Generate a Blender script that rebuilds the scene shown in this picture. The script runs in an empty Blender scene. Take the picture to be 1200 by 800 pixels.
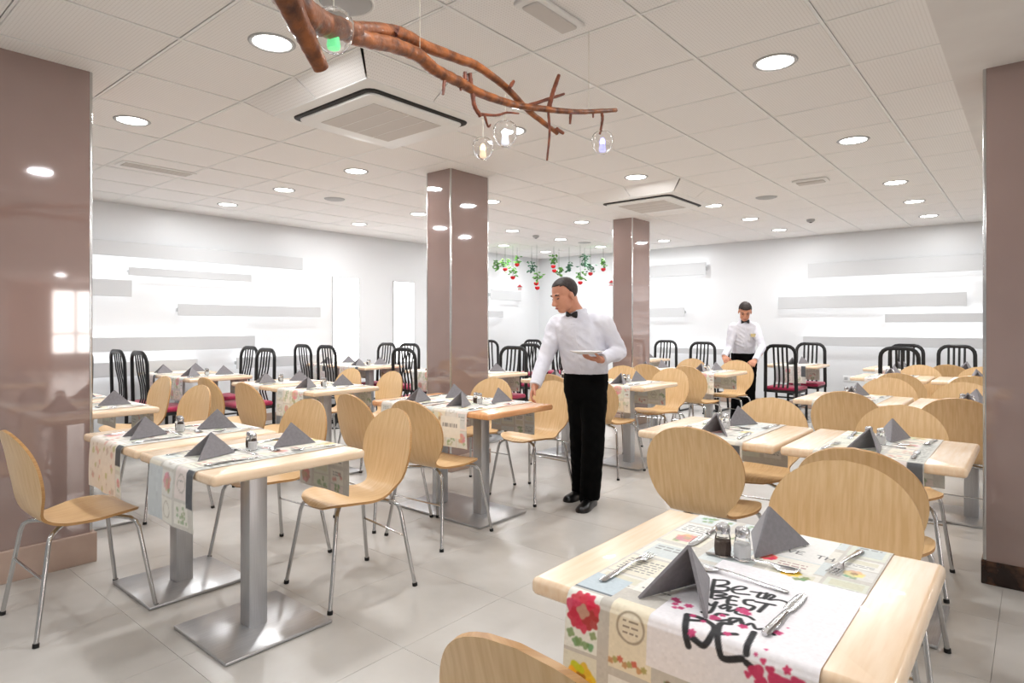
import bpy, bmesh, math, random
import numpy as np
from mathutils import Vector, Matrix, Euler

random.seed(7)
PI = math.pi
SC = bpy.context.scene
COL = SC.collection

# ------------------------------------------------------------------ camera
FPX, YH, TH, CH = 735.0, 380.8, math.radians(39.97), 1.28
CT, ST = math.cos(TH), math.sin(TH)
cam = bpy.data.cameras.new('camera')
camo = bpy.data.objects.new('camera', cam)
COL.objects.link(camo)
cam.sensor_width = 36.0
cam.lens = 36.0 * FPX / 1200.0
cam.shift_y = -(400.0 - YH) / 1200.0
cam.clip_start = 0.02
camo.location = (0, 0, CH)
camo.rotation_euler = (PI / 2, 0, TH)
SC.camera = camo

# ------------------------------------------------------------------ world, exposure
w = bpy.data.worlds.new('world')
SC.world = w
w.use_nodes = True
bg = w.node_tree.nodes['Background']
bg.inputs[0].default_value = (0.85, 0.92, 1.0, 1)
bg.inputs[1].default_value = 1.0
vs = SC.view_settings
vs.view_transform = 'Standard'
vs.look = 'None'
vs.gamma = 1.0
vs.use_curve_mapping = False
vs.exposure = 0.58
LAMP_W = 9.0          # watts of each ceiling downlight
LED = 3.6            # emission of the wall light strips
WINDOW = 6.5          # emission of the daylit window panes
ZC = 2.65             # ceiling height
ZS = 2.55             # lowered ceiling height


# ------------------------------------------------------------------ pixel helpers
def up(x, y, z):
    """point at height z seen at photo pixel x, y"""
    u = (x - 600) / FPX
    Z = (z - CH) * FPX / (YH - y)
    return (u * Z * CT - Z * ST, u * Z * ST + Z * CT)


def pz(x, y, Z):
    """point at depth Z seen at photo pixel x, y"""
    u = (x - 600) / FPX
    return Vector((u * Z * CT - Z * ST, u * Z * ST + Z * CT, CH + (YH - y) * Z / FPX))


def on_x(x, y, wx):
    u = (x - 600) / FPX
    Z = wx / (u * CT - ST)
    return (u * Z * ST + Z * CT, CH + (YH - y) * Z / FPX)


def on_y(x, y, wy):
    u = (x - 600) / FPX
    Z = wy / (u * ST + CT)
    return (u * Z * CT - Z * ST, CH + (YH - y) * Z / FPX)


# ------------------------------------------------------------------ materials
def lin(c):
    return tuple(((v / 255) / 12.92 if v / 255 <= 0.04045 else ((v / 255 + 0.055) / 1.055) ** 2.4) for v in c)


M = {}


def mat(name, rgb, rough=0.5, metal=0.0, spec=0.5, emit=None, estr=0.0, trans=0.0, ior=1.45, coat=0.0, sheen=0.0):
    m = bpy.data.materials.new(name)
    m.use_nodes = True
    b = m.node_tree.nodes['Principled BSDF']
    b.inputs['Base Color'].default_value = (*lin(rgb), 1)
    b.inputs['Roughness'].default_value = rough
    b.inputs['Metallic'].default_value = metal
    b.inputs['Specular IOR Level'].default_value = spec
    b.inputs['IOR'].default_value = ior
    b.inputs['Transmission Weight'].default_value = trans
    b.inputs['Coat Weight'].default_value = coat
    b.inputs['Sheen Weight'].default_value = sheen
    if emit:
        b.inputs['Emission Color'].default_value = (*lin(emit), 1)
        b.inputs['Emission Strength'].default_value = estr
    M[name] = m
    return m


def nodes(m):
    return m.node_tree.nodes, m.node_tree.links, m.node_tree.nodes['Principled BSDF']


def mottled(name, c1, c2, scale=(1, 1, 1), nscale=4.0, detail=6.0, rough=0.5, bump=0.0, coord='Object', lo=0.35, hi=0.65, **k):
    """two-colour noise material; scale stretches the grain"""
    m = mat(name, c1, rough, **k)
    n, l, b = nodes(m)
    tc = n.new('ShaderNodeTexCoord')
    mp = n.new('ShaderNodeMapping')
    mp.inputs['Scale'].default_value = scale
    nz = n.new('ShaderNodeTexNoise')
    nz.inputs['Scale'].default_value = nscale
    nz.inputs['Detail'].default_value = detail
    cr = n.new('ShaderNodeValToRGB')
    cr.color_ramp.elements[0].position = lo
    cr.color_ramp.elements[1].position = hi
    cr.color_ramp.elements[0].color = (*lin(c1), 1)
    cr.color_ramp.elements[1].color = (*lin(c2), 1)
    l.new(tc.outputs[coord], mp.inputs[0])
    l.new(mp.outputs[0], nz.inputs[0])
    l.new(nz.outputs[0], cr.inputs[0])
    l.new(cr.outputs[0], b.inputs['Base Color'])
    if bump:
        bp = n.new('ShaderNodeBump')
        bp.inputs['Strength'].default_value = bump
        bp.inputs['Distance'].default_value = 0.01
        l.new(nz.outputs[0], bp.inputs['Height'])
        l.new(bp.outputs[0], b.inputs['Normal'])
    return m


mat('wall_white', (222, 224, 226), 0.35)
mottled('floor_tile', (184, 180, 174), (204, 201, 196), (1, 1, 1), 1.5, 8, 0.25, coord='Object', spec=0.45)
_n, _l, _b = nodes(M['floor_tile'])
_g = _n.new('ShaderNodeNewGeometry')
_l.new(_g.outputs['Position'], _n['Mapping'].inputs[0])
mat('grout', (168, 164, 158), 0.7)
mottled('plaster', (222, 218, 215), (228, 225, 222), (1, 1, 1), 3, 3, 0.7)
mat('t_bar', (240, 240, 238), 0.4)
mat('ceiling_void', (120, 116, 112), 0.9)
mottled('lacquer', (144, 121, 114), (150, 127, 120), (1, 1, 1), 2, 2, 0.04, spec=0.5, ior=2.0)
mat('steel_trim', (205, 205, 205), 0.2, 1.0)
mottled('brushed', (186, 187, 189), (196, 197, 199), (40, 40, 1), 8, 4, 0.34, metal=0.7)
mottled('brushed_plate', (186, 187, 189), (198, 199, 201), (40, 1, 1), 8, 4, 0.3, metal=0.7)
mat('chrome', (190, 190, 190), 0.16, 1.0)
mottled('base_tile', (172, 148, 134), (184, 161, 147), (1, 1, 1), 6, 4, 0.4)
mottled('marble', (38, 22, 16), (120, 82, 58), (1, 1, 1), 9, 8, 0.2, lo=0.45, hi=0.75)
mottled('beech', (214, 176, 126), (226, 192, 146), (14, 1.2, 1.2), 7, 5, 0.36)
mottled('beech_edge', (196, 152, 98), (178, 132, 82), (1, 1, 60), 6, 2, 0.4)
mottled('top_wood', (236, 206, 172), (243, 219, 190), (14, 1.2, 6), 5, 5, 0.26, coat=0.2)
mottled('top_orange', (222, 158, 106), (234, 178, 128), (14, 1.2, 6), 5, 5, 0.26, coat=0.2)
mat('rubber', (22, 22, 22), 0.6)
mat('black_lacquer', (26, 26, 27), 0.28)
mottled('magenta_cloth', (150, 24, 62), (168, 34, 74), (1, 1, 1), 60, 3, 0.85, sheen=0.3)
mottled('napkin_grey', (126, 123, 127), (134, 131, 135), (1, 1, 1), 90, 3, 0.9, sheen=0.2)
mat('cutlery', (196, 196, 198), 0.18, 1.0)
mat('glass', (255, 255, 255), 0.0, trans=1.0, ior=1.35)
mat('pepper', (92, 76, 66), 0.9)
mat('salt', (246, 246, 246), 0.9)
mat('porcelain', (240, 240, 240), 0.2)
mat('shade_white', (238, 238, 236), 0.45)
mat('grille_grey', (206, 201, 196), 0.6)
mat('dark_gap', (22, 20, 20), 0.5)
mat('fixture_grey', (176, 176, 176), 0.5)
mat('lens', (255, 255, 255), 0.4, emit=(255, 253, 248), estr=9.0)
mat('led', (255, 255, 255), 0.4, emit=(255, 255, 255), estr=LED)
mat('niche_glow', (255, 255, 255), 0.4, emit=(255, 255, 255), estr=2.2)
mat('panel_board', (200, 202, 204), 0.3)
mottled('bark', (72, 36, 18), (166, 96, 46), (1, 1, 1), 22, 10, 0.4, 0.9, coat=0.2, lo=0.3, hi=0.7)
mottled('bark_thin', (84, 42, 28), (132, 72, 48), (1, 1, 1), 30, 6, 0.5, 0.4)
mat('string', (205, 200, 185), 0.7)
mat('led_green', (20, 200, 70), 0.3, emit=(10, 220, 70), estr=2.2)
mat('led_white', (230, 235, 255), 0.3, emit=(225, 232, 255), estr=5.0)
mat('led_warm', (255, 210, 160), 0.3, emit=(255, 205, 150), estr=4.0)
mat('led_blue', (150, 150, 255), 0.3, emit=(140, 140, 255), estr=3.0)
for _k, _c in (('green', (120, 240, 160)), ('white', (235, 240, 255)), ('warm', (255, 225, 190)), ('blue', (190, 190, 255))):
    mat('led_%s_base' % _k, _c, 0.3, emit=_c, estr=0.5)
mottled('leaf', (44, 110, 40), (112, 168, 70), (1, 1, 1), 20, 3, 0.5)
mottled('leaf_dark', (38, 84, 62), (74, 120, 90), (1, 1, 1), 20, 3, 0.5)
mat('rose_red', (196, 18, 30), 0.6)
mat('stem', (60, 78, 60), 0.6)
mat('toy_red', (186, 50, 60), 0.5)
mottled('shirt', (214, 214, 224), (226, 226, 234), (1, 1, 1), 9, 3, 0.85, 1.0)
mottled('trousers', (6, 6, 6), (10, 10, 10), (1, 1, 1), 12, 4, 0.9, 0.5, spec=0.1)
mat('shoe', (14, 13, 13), 0.3)
mat('bow', (16, 16, 18), 0.5)
mottled('skin', (194, 134, 108), (204, 146, 119), (1, 1, 1), 12, 3, 0.55)
mottled('skin_tan', (186, 128, 100), (198, 140, 112), (1, 1, 1), 12, 3, 0.55)
mottled('hair', (32, 24, 22), (52, 42, 38), (1, 1, 1), 60, 4, 0.6, 0.3)
mat('eye', (40, 28, 24), 0.3)
mat('eye_white', (225, 220, 215), 0.3)
mat('lip', (172, 100, 92), 0.5)
mat('badge', (196, 178, 130), 0.5)
mat('socket', (225, 226, 226), 0.4)
mat('pane_light', (255, 255, 255), 0.3, emit=(255, 250, 246), estr=WINDOW)
mottled('curtain', (232, 196, 182), (246, 222, 212), (14, 14, 0.2), 5, 2, 0.9)
mat('window_frame', (205, 200, 198), 0.5)

# print colours of the runners come from a colour attribute of the cloth
m = mat('runner_print', (220, 215, 205), 0.85)
n, l, b = nodes(m)
at = n.new('ShaderNodeAttribute')
at.attribute_name = 'print'
wv = n.new('ShaderNodeTexNoise')
wv.inputs['Scale'].default_value = 400
bp = n.new('ShaderNodeBump')
bp.inputs['Strength'].default_value = 0.15
bp.inputs['Distance'].default_value = 0.002
l.new(at.outputs['Color'], b.inputs['Base Color'])
l.new(wv.outputs[0], bp.inputs['Height'])
l.new(bp.outputs[0], b.inputs['Normal'])

# perforated mineral tile: dot grid in object space
m = mat('ceiling_tile', (240, 238, 236), 0.75)
n, l, b = nodes(m)
tc = n.new('ShaderNodeTexCoord')
sp = n.new('ShaderNodeSeparateXYZ')
l.new(tc.outputs['Object'], sp.inputs[0])
prev = None
for ax in (0, 1):
    mu = n.new('ShaderNodeMath'); mu.operation = 'MULTIPLY'; mu.inputs[1].default_value = 2 * PI / 0.0155
    co = n.new('ShaderNodeMath'); co.operation = 'COSINE'
    l.new(sp.outputs[ax], mu.inputs[0]); l.new(mu.outputs[0], co.inputs[0])
    if prev is None:
        prev = co
    else:
        ad = n.new('ShaderNodeMath'); ad.operation = 'ADD'
        l.new(prev.outputs[0], ad.inputs[0]); l.new(co.outputs[0], ad.inputs[1])
        cr = n.new('ShaderNodeValToRGB')
        cr.color_ramp.elements[0].position = 0.55
        cr.color_ramp.elements[1].position = 0.8
        cr.color_ramp.elements[0].color = (*lin((242, 240, 238)), 1)
        cr.color_ramp.elements[1].color = (*lin((222, 219, 216)), 1)
        hv = n.new('ShaderNodeMath'); hv.operation = 'MULTIPLY'; hv.inputs[1].default_value = 0.5
        l.new(ad.outputs[0], hv.inputs[0]); l.new(hv.outputs[0], cr.inputs[0])
        l.new(cr.outputs[0], b.inputs['Base Color'])


# ------------------------------------------------------------------ mesh builder
class MB:
    def __init__(self):
        self.v, self.f, self.mi = [], [], []
        self.cur = 0

    def add(self, vs_, fs_):
        o = len(self.v)
        self.v += [tuple(p) for p in vs_]
        for f in fs_:
            self.f.append(tuple(i + o for i in f))
            self.mi.append(self.cur)
        return self

    def box(self, x0, x1, y0, y1, z0, z1):
        return self.add([(x0, y0, z0), (x1, y0, z0), (x1, y1, z0), (x0, y1, z0), (x0, y0, z1), (x1, y0, z1), (x1, y1, z1), (x0, y1, z1)],
                        [(0, 3, 2, 1), (4, 5, 6, 7), (0, 1, 5, 4), (1, 2, 6, 5), (2, 3, 7, 6), (3, 0, 4, 7)])

    def rings(self, rs, cap0=True, cap1=True, closed=True):
        n_ = len(rs[0])
        vs_ = [p for r in rs for p in r]
        fs_ = []
        for i in range(len(rs) - 1):
            for j in range(n_ if closed else n_ - 1):
                k = (j + 1) % n_
                fs_.append((i * n_ + j, i * n_ + k, (i + 1) * n_ + k, (i + 1) * n_ + j))
        if cap0:
            fs_.append(tuple(range(n_ - 1, -1, -1)))
        if cap1:
            fs_.append(tuple((len(rs) - 1) * n_ + j for j in range(n_)))
        return self.add(vs_, fs_)

    def rbox(self, x0, x1, y0, y1, z0, z1, r=0.01, seg=3):
        """box with rounded vertical corners and rounded top and bottom edges"""
        def loop(ins, z):
            pts = []
            rr = max(r - ins, 0.0005)
            for cx, cy, a0 in ((x1 - r, y1 - r, 0), (x0 + r, y1 - r, PI / 2), (x0 + r, y0 + r, PI), (x1 - r, y0 + r, 1.5 * PI)):
                for k in range(seg + 1):
                    a = a0 + PI / 2 * k / seg
                    pts.append((cx + rr * math.cos(a), cy + rr * math.sin(a), z))
            return pts
        rs = []
        e = min(r, (z1 - z0) / 2.01)
        for k in range(seg + 1):
            a = PI / 2 * (1 - k / seg)
            rs.append(loop(e * (1 - math.cos(a)), z0 + e * (1 - math.sin(a))))
        for k in range(seg + 1):
            a = PI / 2 * k / seg
            rs.append(loop(e * (1 - math.cos(a)), z1 - e * (1 - math.sin(a))))
        return self.rings(rs)

    def tube(self, pts, r, n_=8, cap=True, flat=1.0):
        pts = [Vector(p) for p in pts]
        rs = []
        prevx = None
        for i, p in enumerate(pts):
            if i == 0:
                t = pts[1] - p
            elif i == len(pts) - 1:
                t = p - pts[i - 1]
            else:
                t = (pts[i + 1] - p).normalized() + (p - pts[i - 1]).normalized()
            t.normalize()
            if prevx is None:
                a = Vector((0, 0, 1)) if abs(t.z) < 0.9 else Vector((1, 0, 0))
                xx = a.cross(t).normalized()
            else:
                xx = (prevx - t * prevx.dot(t)).normalized()
            yy = t.cross(xx)
            prevx = xx
            ri = r[i] if isinstance(r, (list, tuple)) else r
            rs.append([tuple(p + xx * (ri * math.cos(2 * PI * k / n_)) + yy * (ri * flat * math.sin(2 * PI * k / n_))) for k in range(n_)])
        return self.rings(rs, cap, cap)

    def lathe(self, prof, n_=20, c=(0, 0, 0), cap=True):
        rs = [[(c[0] + r_ * math.cos(2 * PI * k / n_), c[1] + r_ * math.sin(2 * PI * k / n_), c[2] + z_) for k in range(n_)] for r_, z_ in prof]
        return self.rings(rs, cap, cap)

    def ell(self, c, rx, ry, rz, R=None, nu=12, nv=8):
        c = Vector(c)
        rs = []
        for i in range(1, nv):
            a = PI * i / nv
            ring = []
            for k in range(nu):
                p = Vector((rx * math.sin(a) * math.cos(2 * PI * k / nu), ry * math.sin(a) * math.sin(2 * PI * k / nu), -rz * math.cos(a)))
                if R is not None:
                    p = R @ p
                ring.append(tuple(c + p))
            rs.append(ring)
        return self.rings(rs)

    def mesh(self, name, mats, smooth=True, angle=0.7):
        me = bpy.data.meshes.new(name)
        me.from_pydata(self.v, [], self.f)
        for mm in (mats if isinstance(mats, (list, tuple)) else [mats]):
            me.materials.append(M[mm])
        if any(self.mi):
            me.polygons.foreach_set('material_index', self.mi)
        bm = bmesh.new(); bm.from_mesh(me)
        bmesh.ops.recalc_face_normals(bm, faces=bm.faces)
        if smooth:
            for f in bm.faces:
                f.smooth = True
            for e in bm.edges:
                if len(e.link_faces) == 2 and e.calc_face_angle(0) > angle:
                    e.smooth = False
        bm.to_mesh(me); bm.free()
        return me

    def build(self, name, mats, parent=None, smooth=True, loc=None, angle=0.7):
        return link(name, self.mesh(name, mats, smooth, angle), parent, loc)


def link(name, me, parent=None, loc=None, rz=0.0):
    o = bpy.data.objects.new(name, me)
    COL.objects.link(o)
    if parent is not None:
        o.parent = parent
    if loc is not None:
        o.location = loc
    if rz:
        o.rotation_euler = (0, 0, rz)
    return o


def tag(o, label=None, cat=None, group=None, kind=None):
    if label:
        o['label'] = label
    if cat:
        o['category'] = cat
    if group:
        o['group'] = group
    if kind:
        o['kind'] = kind
    return o


def thing(name, label, cat, loc=(0, 0, 0), rz=0.0, group=None):
    o = link(name, None, None, loc, rz)
    o.empty_display_size = 0.05
    return tag(o, label, cat, group)


def copy_tree(o, parent=None):
    c = o.copy()
    COL.objects.link(c)
    c.parent = parent
    for ch in list(o.children):
        copy_tree(ch, c)
    return c


class Proto:
    """first call places the original, later calls place copies"""
    def __init__(self, root):
        self.root, self.used = root, False

    def place(self, loc, rz, label, group, cat=None):
        o = copy_tree(self.root) if self.used else self.root
        self.used = True
        o.location = loc
        o.rotation_euler = (0, 0, rz)
        tag(o, label, cat, group)
        return o


def structure(name, mb, mats, smooth=False, parent=None):
    o = mb.build(name, mats, parent, smooth)
    o['kind'] = 'structure'
    return o


# ------------------------------------------------------------------ the room shell
XL, YB, XR, YF = -7.93, 10.33, 14.0, -4.0
GX, GY, GS = -0.748, 3.085, 0.6       # ceiling grid phase
XSOF = -0.325

floor = structure('floor', MB().box(XL - 0.1, XR + 0.1, YF - 0.1, YB + 0.1, -0.12, -0.003), 'grout')
ft = MB().rbox(-0.2994, 0.2994, -0.2994, 0.2994, -0.004, 0.0, 0.0008, 1).mesh('floor_tile', 'floor_tile', False)
for i in range(15):
    for j in range(17):
        link('floor_tile', ft, floor, (-7.63 + 0.6 * i, 0.13 + 0.6 * j, 0), PI / 2 * ((i * 7 + j * 3) % 4))
far_floor = MB()
far_floor.box(1.07, XR, YF, YB, -0.004, 0)
far_floor.box(XL, 1.07, YF, -0.17, -0.004, 0)
far_floor.build('floor_field', 'floor_tile', floor, False)

wl = structure('wall_left', MB().box(XL - 0.12, XL, YF, YB + 0.12, 0, ZC + 0.3), 'wall_white')
wb = structure('wall_back', MB().box(XL, XR + 0.12, YB, YB + 0.12, 0, ZC + 0.3), 'wall_white')
structure('wall_front', MB().box(XL - 0.12, XR + 0.12, YF - 0.12, YF, 0, ZC + 0.3), 'wall_white')
structure('baseboard_left', MB().rbox(XL, XL + 0.015, YF + 0.02, YB - 0.001, 0, 0.1, 0.004, 1), 'base_tile')
structure('baseboard_back', MB().rbox(XL + 0.016, XR, YB - 0.015, YB, 0, 0.1, 0.004, 1), 'base_tile')

# daylit window wall at the far side of the hall
wr = MB()
wins = [(-2.4, 0.2), (0.9, 3.9), (4.5, 7.4), (8.0, 10.0)]
ys = [YF] + [v for a in wins for v in a] + [YB + 0.12]
for k in range(0, len(ys), 2):
    wr.box(XR, XR + 0.12, ys[k], ys[k + 1], 0, ZS + 0.3)
for a, c_ in wins:
    wr.box(XR, XR + 0.12, a, c_, 0, 0.4)
    wr.box(XR, XR + 0.12, a, c_, 2.35, ZS + 0.3)
structure('wall_right', wr, 'wall_white')
for k, (a, c_) in enumerate(wins):
    f = MB()
    f.box(XR + 0.02, XR + 0.08, a, a + 0.06, 0.4, 2.35).box(XR + 0.02, XR + 0.08, c_ - 0.06, c_, 0.4, 2.35)
    f.box(XR + 0.02, XR + 0.08, a, c_, 0.4, 0.46).box(XR + 0.02, XR + 0.08, a, c_, 2.29, 2.35)
    f.box(XR + 0.02, XR + 0.08, (a + c_) / 2 - 0.03, (a + c_) / 2 + 0.03, 0.4, 2.35).box(XR + 0.02, XR + 0.08, a, c_, 1.0, 1.05)
    wo = structure('window_%d' % (k + 1), f, 'window_frame')
    for s in (0, 1):
        y0 = a + 0.06 if s == 0 else (a + c_) / 2 + 0.03
        MB().box(XR + 0.045, XR + 0.055, y0, y0 + (c_ - a) / 2 - 0.09, 0.46, 2.29).build('pane', 'pane_light', wo, False)
    for s in (0, 1):
        cv = []
        y0, y1 = (a - 0.15, a + 0.85) if s == 0 else (c_ - 0.85, c_ + 0.15)
        for z in (0.05, 0.8, 1.6, 2.48):
            cv.append([(XR - 0.1 + 0.035 * math.sin(i * 1.4), y0 + (y1 - y0) * i / 40, z) for i in range(41)])
        o = MB().rings(cv, False, False, False).build('window_curtain', 'curtain')
        tag(o, 'sheer pink curtain hanging at the tall hall window', 'curtain', 'pink curtains at the hall windows')

# ceiling: tile grid, bars, lowered plain strip
ceil = structure('ceiling', MB().box(XL - 0.1, XSOF + 0.02, YF - 0.1, YB + 0.1, ZC + 0.03, ZC + 0.2), 'ceiling_void')
so = MB()
so.box(XSOF, XR + 0.1, YF - 0.1, YB + 0.1, ZS, ZC + 0.2)
so.build('lowered_ceiling', 'plaster', ceil, False)
ct = MB().rbox(-0.2905, 0.2905, -0.2905, 0.2905, 0.0, 0.015, 0.003, 1).mesh('ceiling_tile', 'ceiling_tile', False)
AC = [(-3.148, 2.485), (-3.148, 6.085)]
xs = [GX - GS * i for i in range(0, 13)]
ysg = [GY + GS * j for j in range(-5, 13)]
cut = {}
for xi in [GX + GS] + xs:
    for yj in ysg[:-1] + [ysg[-1]]:
        cx, cy = xi - 0.3, yj + 0.3
        if any(abs(cx - a) < 0.55 and abs(cy - b_) < 0.55 for a, b_ in AC):
            continue
        x0, x1 = max(cx - 0.2905, XL), min(cx + 0.2905, XSOF - 0.002)
        y0, y1 = cy - 0.2905, min(cy + 0.2905, YB)
        if x1 - x0 < 0.03 or y1 - y0 < 0.03:
            continue
        if x1 - x0 > 0.579 and y1 - y0 > 0.579:
            link('ceiling_tile', ct, ceil, (cx, cy, ZC))
        else:
            key = (round(x1 - x0, 3), round(y1 - y0, 3))
            if key not in cut:
                cut[key] = MB().box(-key[0] / 2, key[0] / 2, -key[1] / 2, key[1] / 2, 0, 0.015).mesh('ceiling_tile', 'ceiling_tile', False)
            link('ceiling_tile', cut[key], ceil, ((x0 + x1) / 2, (y0 + y1) / 2, ZC))


def hole(a0, a1, lo, hi):
    """split the run lo..hi around the hole a0..a1"""
    return [(lo, a0), (a1, hi)]


for xi in xs:
    runs = [(ysg[0], YB)]
    for ax, ay in AC:
        if abs(xi - ax) < 0.5:
            runs = [q for r_ in runs for q in (hole(ay - 0.6, ay + 0.6, *r_) if r_[0] < ay < r_[1] else [r_])]
    for a, c_ in runs:
        MB().box(xi - 0.007, xi + 0.007, a, c_, ZC - 0.0035, ZC + 0.012).build('ceiling_bar', 't_bar', ceil, False)
for yj in ysg:
    runs = [(XL, XSOF - 0.002)]
    for ax, ay in AC:
        if abs(yj - ay) < 0.5:
            runs = [(XL, ax - 0.6), (ax + 0.6, XSOF - 0.002)]
    for a, c_ in runs:
        MB().box(a, c_, yj - 0.006, yj + 0.006, ZC - 0.001, ZC + 0.012).build('ceiling_bar', 't_bar', ceil, False)
structure('trim_1', MB().box(XSOF - 0.012, XSOF, YF, YB, ZS, ZC + 0.02), 'plaster', parent=ceil)
MB().box(XL, XSOF, YF, ysg[0] - 0.008, ZC, ZC + 0.02).build('ceiling_field', 'plaster', ceil, False)

# hidden plenum walls around the two dropped air conditioners are closed by the skirts below


# ------------------------------------------------------------------ columns
def column(x0, x1, y0, y1, zt, bh, bmat, label, trim_edges, proud=0.018):
    t = thing('square_column', label, 'column', ((x0 + x1) / 2, (y0 + y1) / 2, 0))
    hx, hy = (x1 - x0) / 2, (y1 - y0) / 2
    MB().box(-hx + 0.01, hx - 0.01, -hy + 0.01, hy - 0.01, 0, zt).build('core', 'fixture_grey', t, False)
    g = 0.013
    MB().box(hx - 0.009, hx, -hy + g, hy - g, bh, zt).build('side_panel', 'lacquer', t, False)
    MB().box(-hx, -hx + 0.009, -hy + g, hy - g, bh, zt).build('side_panel', 'lacquer', t, False)
    MB().box(-hx + g, hx - g, -hy, -hy + 0.009, bh, zt).build('side_panel', 'lacquer', t, False)
    MB().box(-hx + g, hx - g, hy - 0.009, hy, bh, zt).build('side_panel', 'lacquer', t, False)
    for sx in (-1, 1):
        for sy in (-1, 1):
            cx, cy = sx * (hx - 0.006), sy * (hy - 0.006)
            MB().rbox(cx - 0.0075, cx + 0.0075, cy - 0.0075, cy + 0.0075, bh * 0.98, zt, 0.004, 2).build('corner_strip', 'steel_trim', t)
    MB().rbox(-hx - proud, hx + proud, -hy - proud, hy + proud, 0, bh, 0.003, 1).build('plinth', bmat, t, False)
    return t


column(-4.43, -3.93, 0.64, 1.145, ZC, 0.16, 'base_tile', 'broad glossy brown column rising beside the lone oval-backed chair', 0)
column(-4.235, -3.925, 3.85, 4.34, ZC, 0.13, 'base_tile', 'glossy brown square column behind the table the waiter sets', 0)
column(-4.24, -3.95, 7.1, 7.56, ZC, 0.13, 'base_tile', 'farther slim glossy brown column below the second air conditioner', 0)
column(-0.208, 0.11, 3.89, 4.38, ZS, 0.115, 'marble', 'glossy brown column with a dark marble plinth', 0, 0.008)


# ------------------------------------------------------------------ ceiling fixtures
def snap(p):
    return (round((p[0] - (GX - 0.3)) / GS) * GS + GX - 0.3, round((p[1] - (GY + 0.3)) / GS) * GS + GY + 0.3)


dl = thing('ceiling_downlight', 'x', 'downlight')
MB().lathe([(0.088, -0.001), (0.092, -0.006), (0.104, -0.007), (0.11, -0.002), (0.11, 0.002), (0.086, 0.002), (0.086, -0.001)], 28, cap=False).build('trim_ring', 'fixture_grey', dl)
MB().lathe([(0.001, -0.003), (0.087, -0.003), (0.087, -0.001), (0.001, -0.001)], 28).build('lens', 'lens', dl)
DL = Proto(dl)
la = bpy.data.lights.new('downlight_lamp', 'AREA')
la.shape = 'DISK'
la.size = 0.165
la.energy = LAMP_W
la.color = (0.985, 0.99, 1.0)
lamp0 = bpy.data.objects.new('lamp', la)
COL.objects.link(lamp0)
lamp0.parent = dl
lamp0.location = (0, 0, -0.006)
spots = [(321, 51), (155, 143), (909, 72), (1000, 163), (1046, 213), (1070, 234), (1087, 251), (332, 222.5), (416, 201), (266, 241),
         (744.5, 207.5), (419.5, 262), (610, 151), (489, 251), (580, 236), (597.5, 269.5), (654, 280), (587.5, 287.5), (637.5, 294.5),
         (675, 260), (838, 241), (877.5, 256), (910, 269), (776, 281.5), (702, 288.5)]
done = set()
DLN = {(321, 51): 'round downlight beside the thick end of the hanging branch', (155, 143): 'round downlight nearest the top of the broad column',
       (744.5, 207.5): 'round downlight between the branch tip and the second air conditioner', (419.5, 262): 'round downlight close before the wide glowing niche',
       (610, 151): 'round downlight between the first air conditioner and the branch tip', (489, 251): 'round downlight before the slim glowing niche',
       (580, 236): 'round downlight close behind the square column', (838, 241): 'round downlight touching the second air conditioner skirt'}
for q_, (k_, w_) in enumerate(zip([(909, 72), (1000, 163), (1046, 213), (1070, 234), (1087, 251)], ('first', 'second', 'third', 'fourth', 'fifth'))):
    DLN[k_] = '%s downlight towards the back wall in the row by the marble-footed column' % w_
for k_, w_ in (((416, 201), 'third'), ((332, 222.5), 'second'), ((266, 241), 'first')):
    DLN[k_] = '%s downlight from the left wall in the row past the air conditioner' % w_
for x, y in spots:
    p = snap(up(x, y, ZC))
    k = (round(p[0], 1), round(p[1], 1))
    if k in done:
        continue
    done.add(k)
    DL.place((p[0], p[1], ZC), 0, DLN.get((x, y), 'round recessed downlight glowing white far off in the tiled ceiling'), 'downlights in the tiled ceiling')
# the same fittings go on behind the camera in the lowered ceiling and the near strip
for x in (1.4, 4.4, 7.6, 11.0):
    for y in (-1.6, 1.6, 4.8, 8.0):
        DL.place((x, y, ZS), 0, 'round downlight in the plain lowered ceiling of the hall', 'downlights in the lowered ceiling')
for x, y in ((-1.048, 1.585), (-1.048, -0.2 + 0.2), (-2.848, -0.6), (-4.648, -0.6), (-6.4, 0.0), (-6.448, 1.585)):
    p = snap((x, y))
    k = (round(p[0], 1), round(p[1], 1))
    if k not in done:
        done.add(k)
        DL.place((p[0], p[1], ZC), 0, 'round recessed downlight glowing white in the tiled ceiling', 'downlights in the tiled ceiling')


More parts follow.
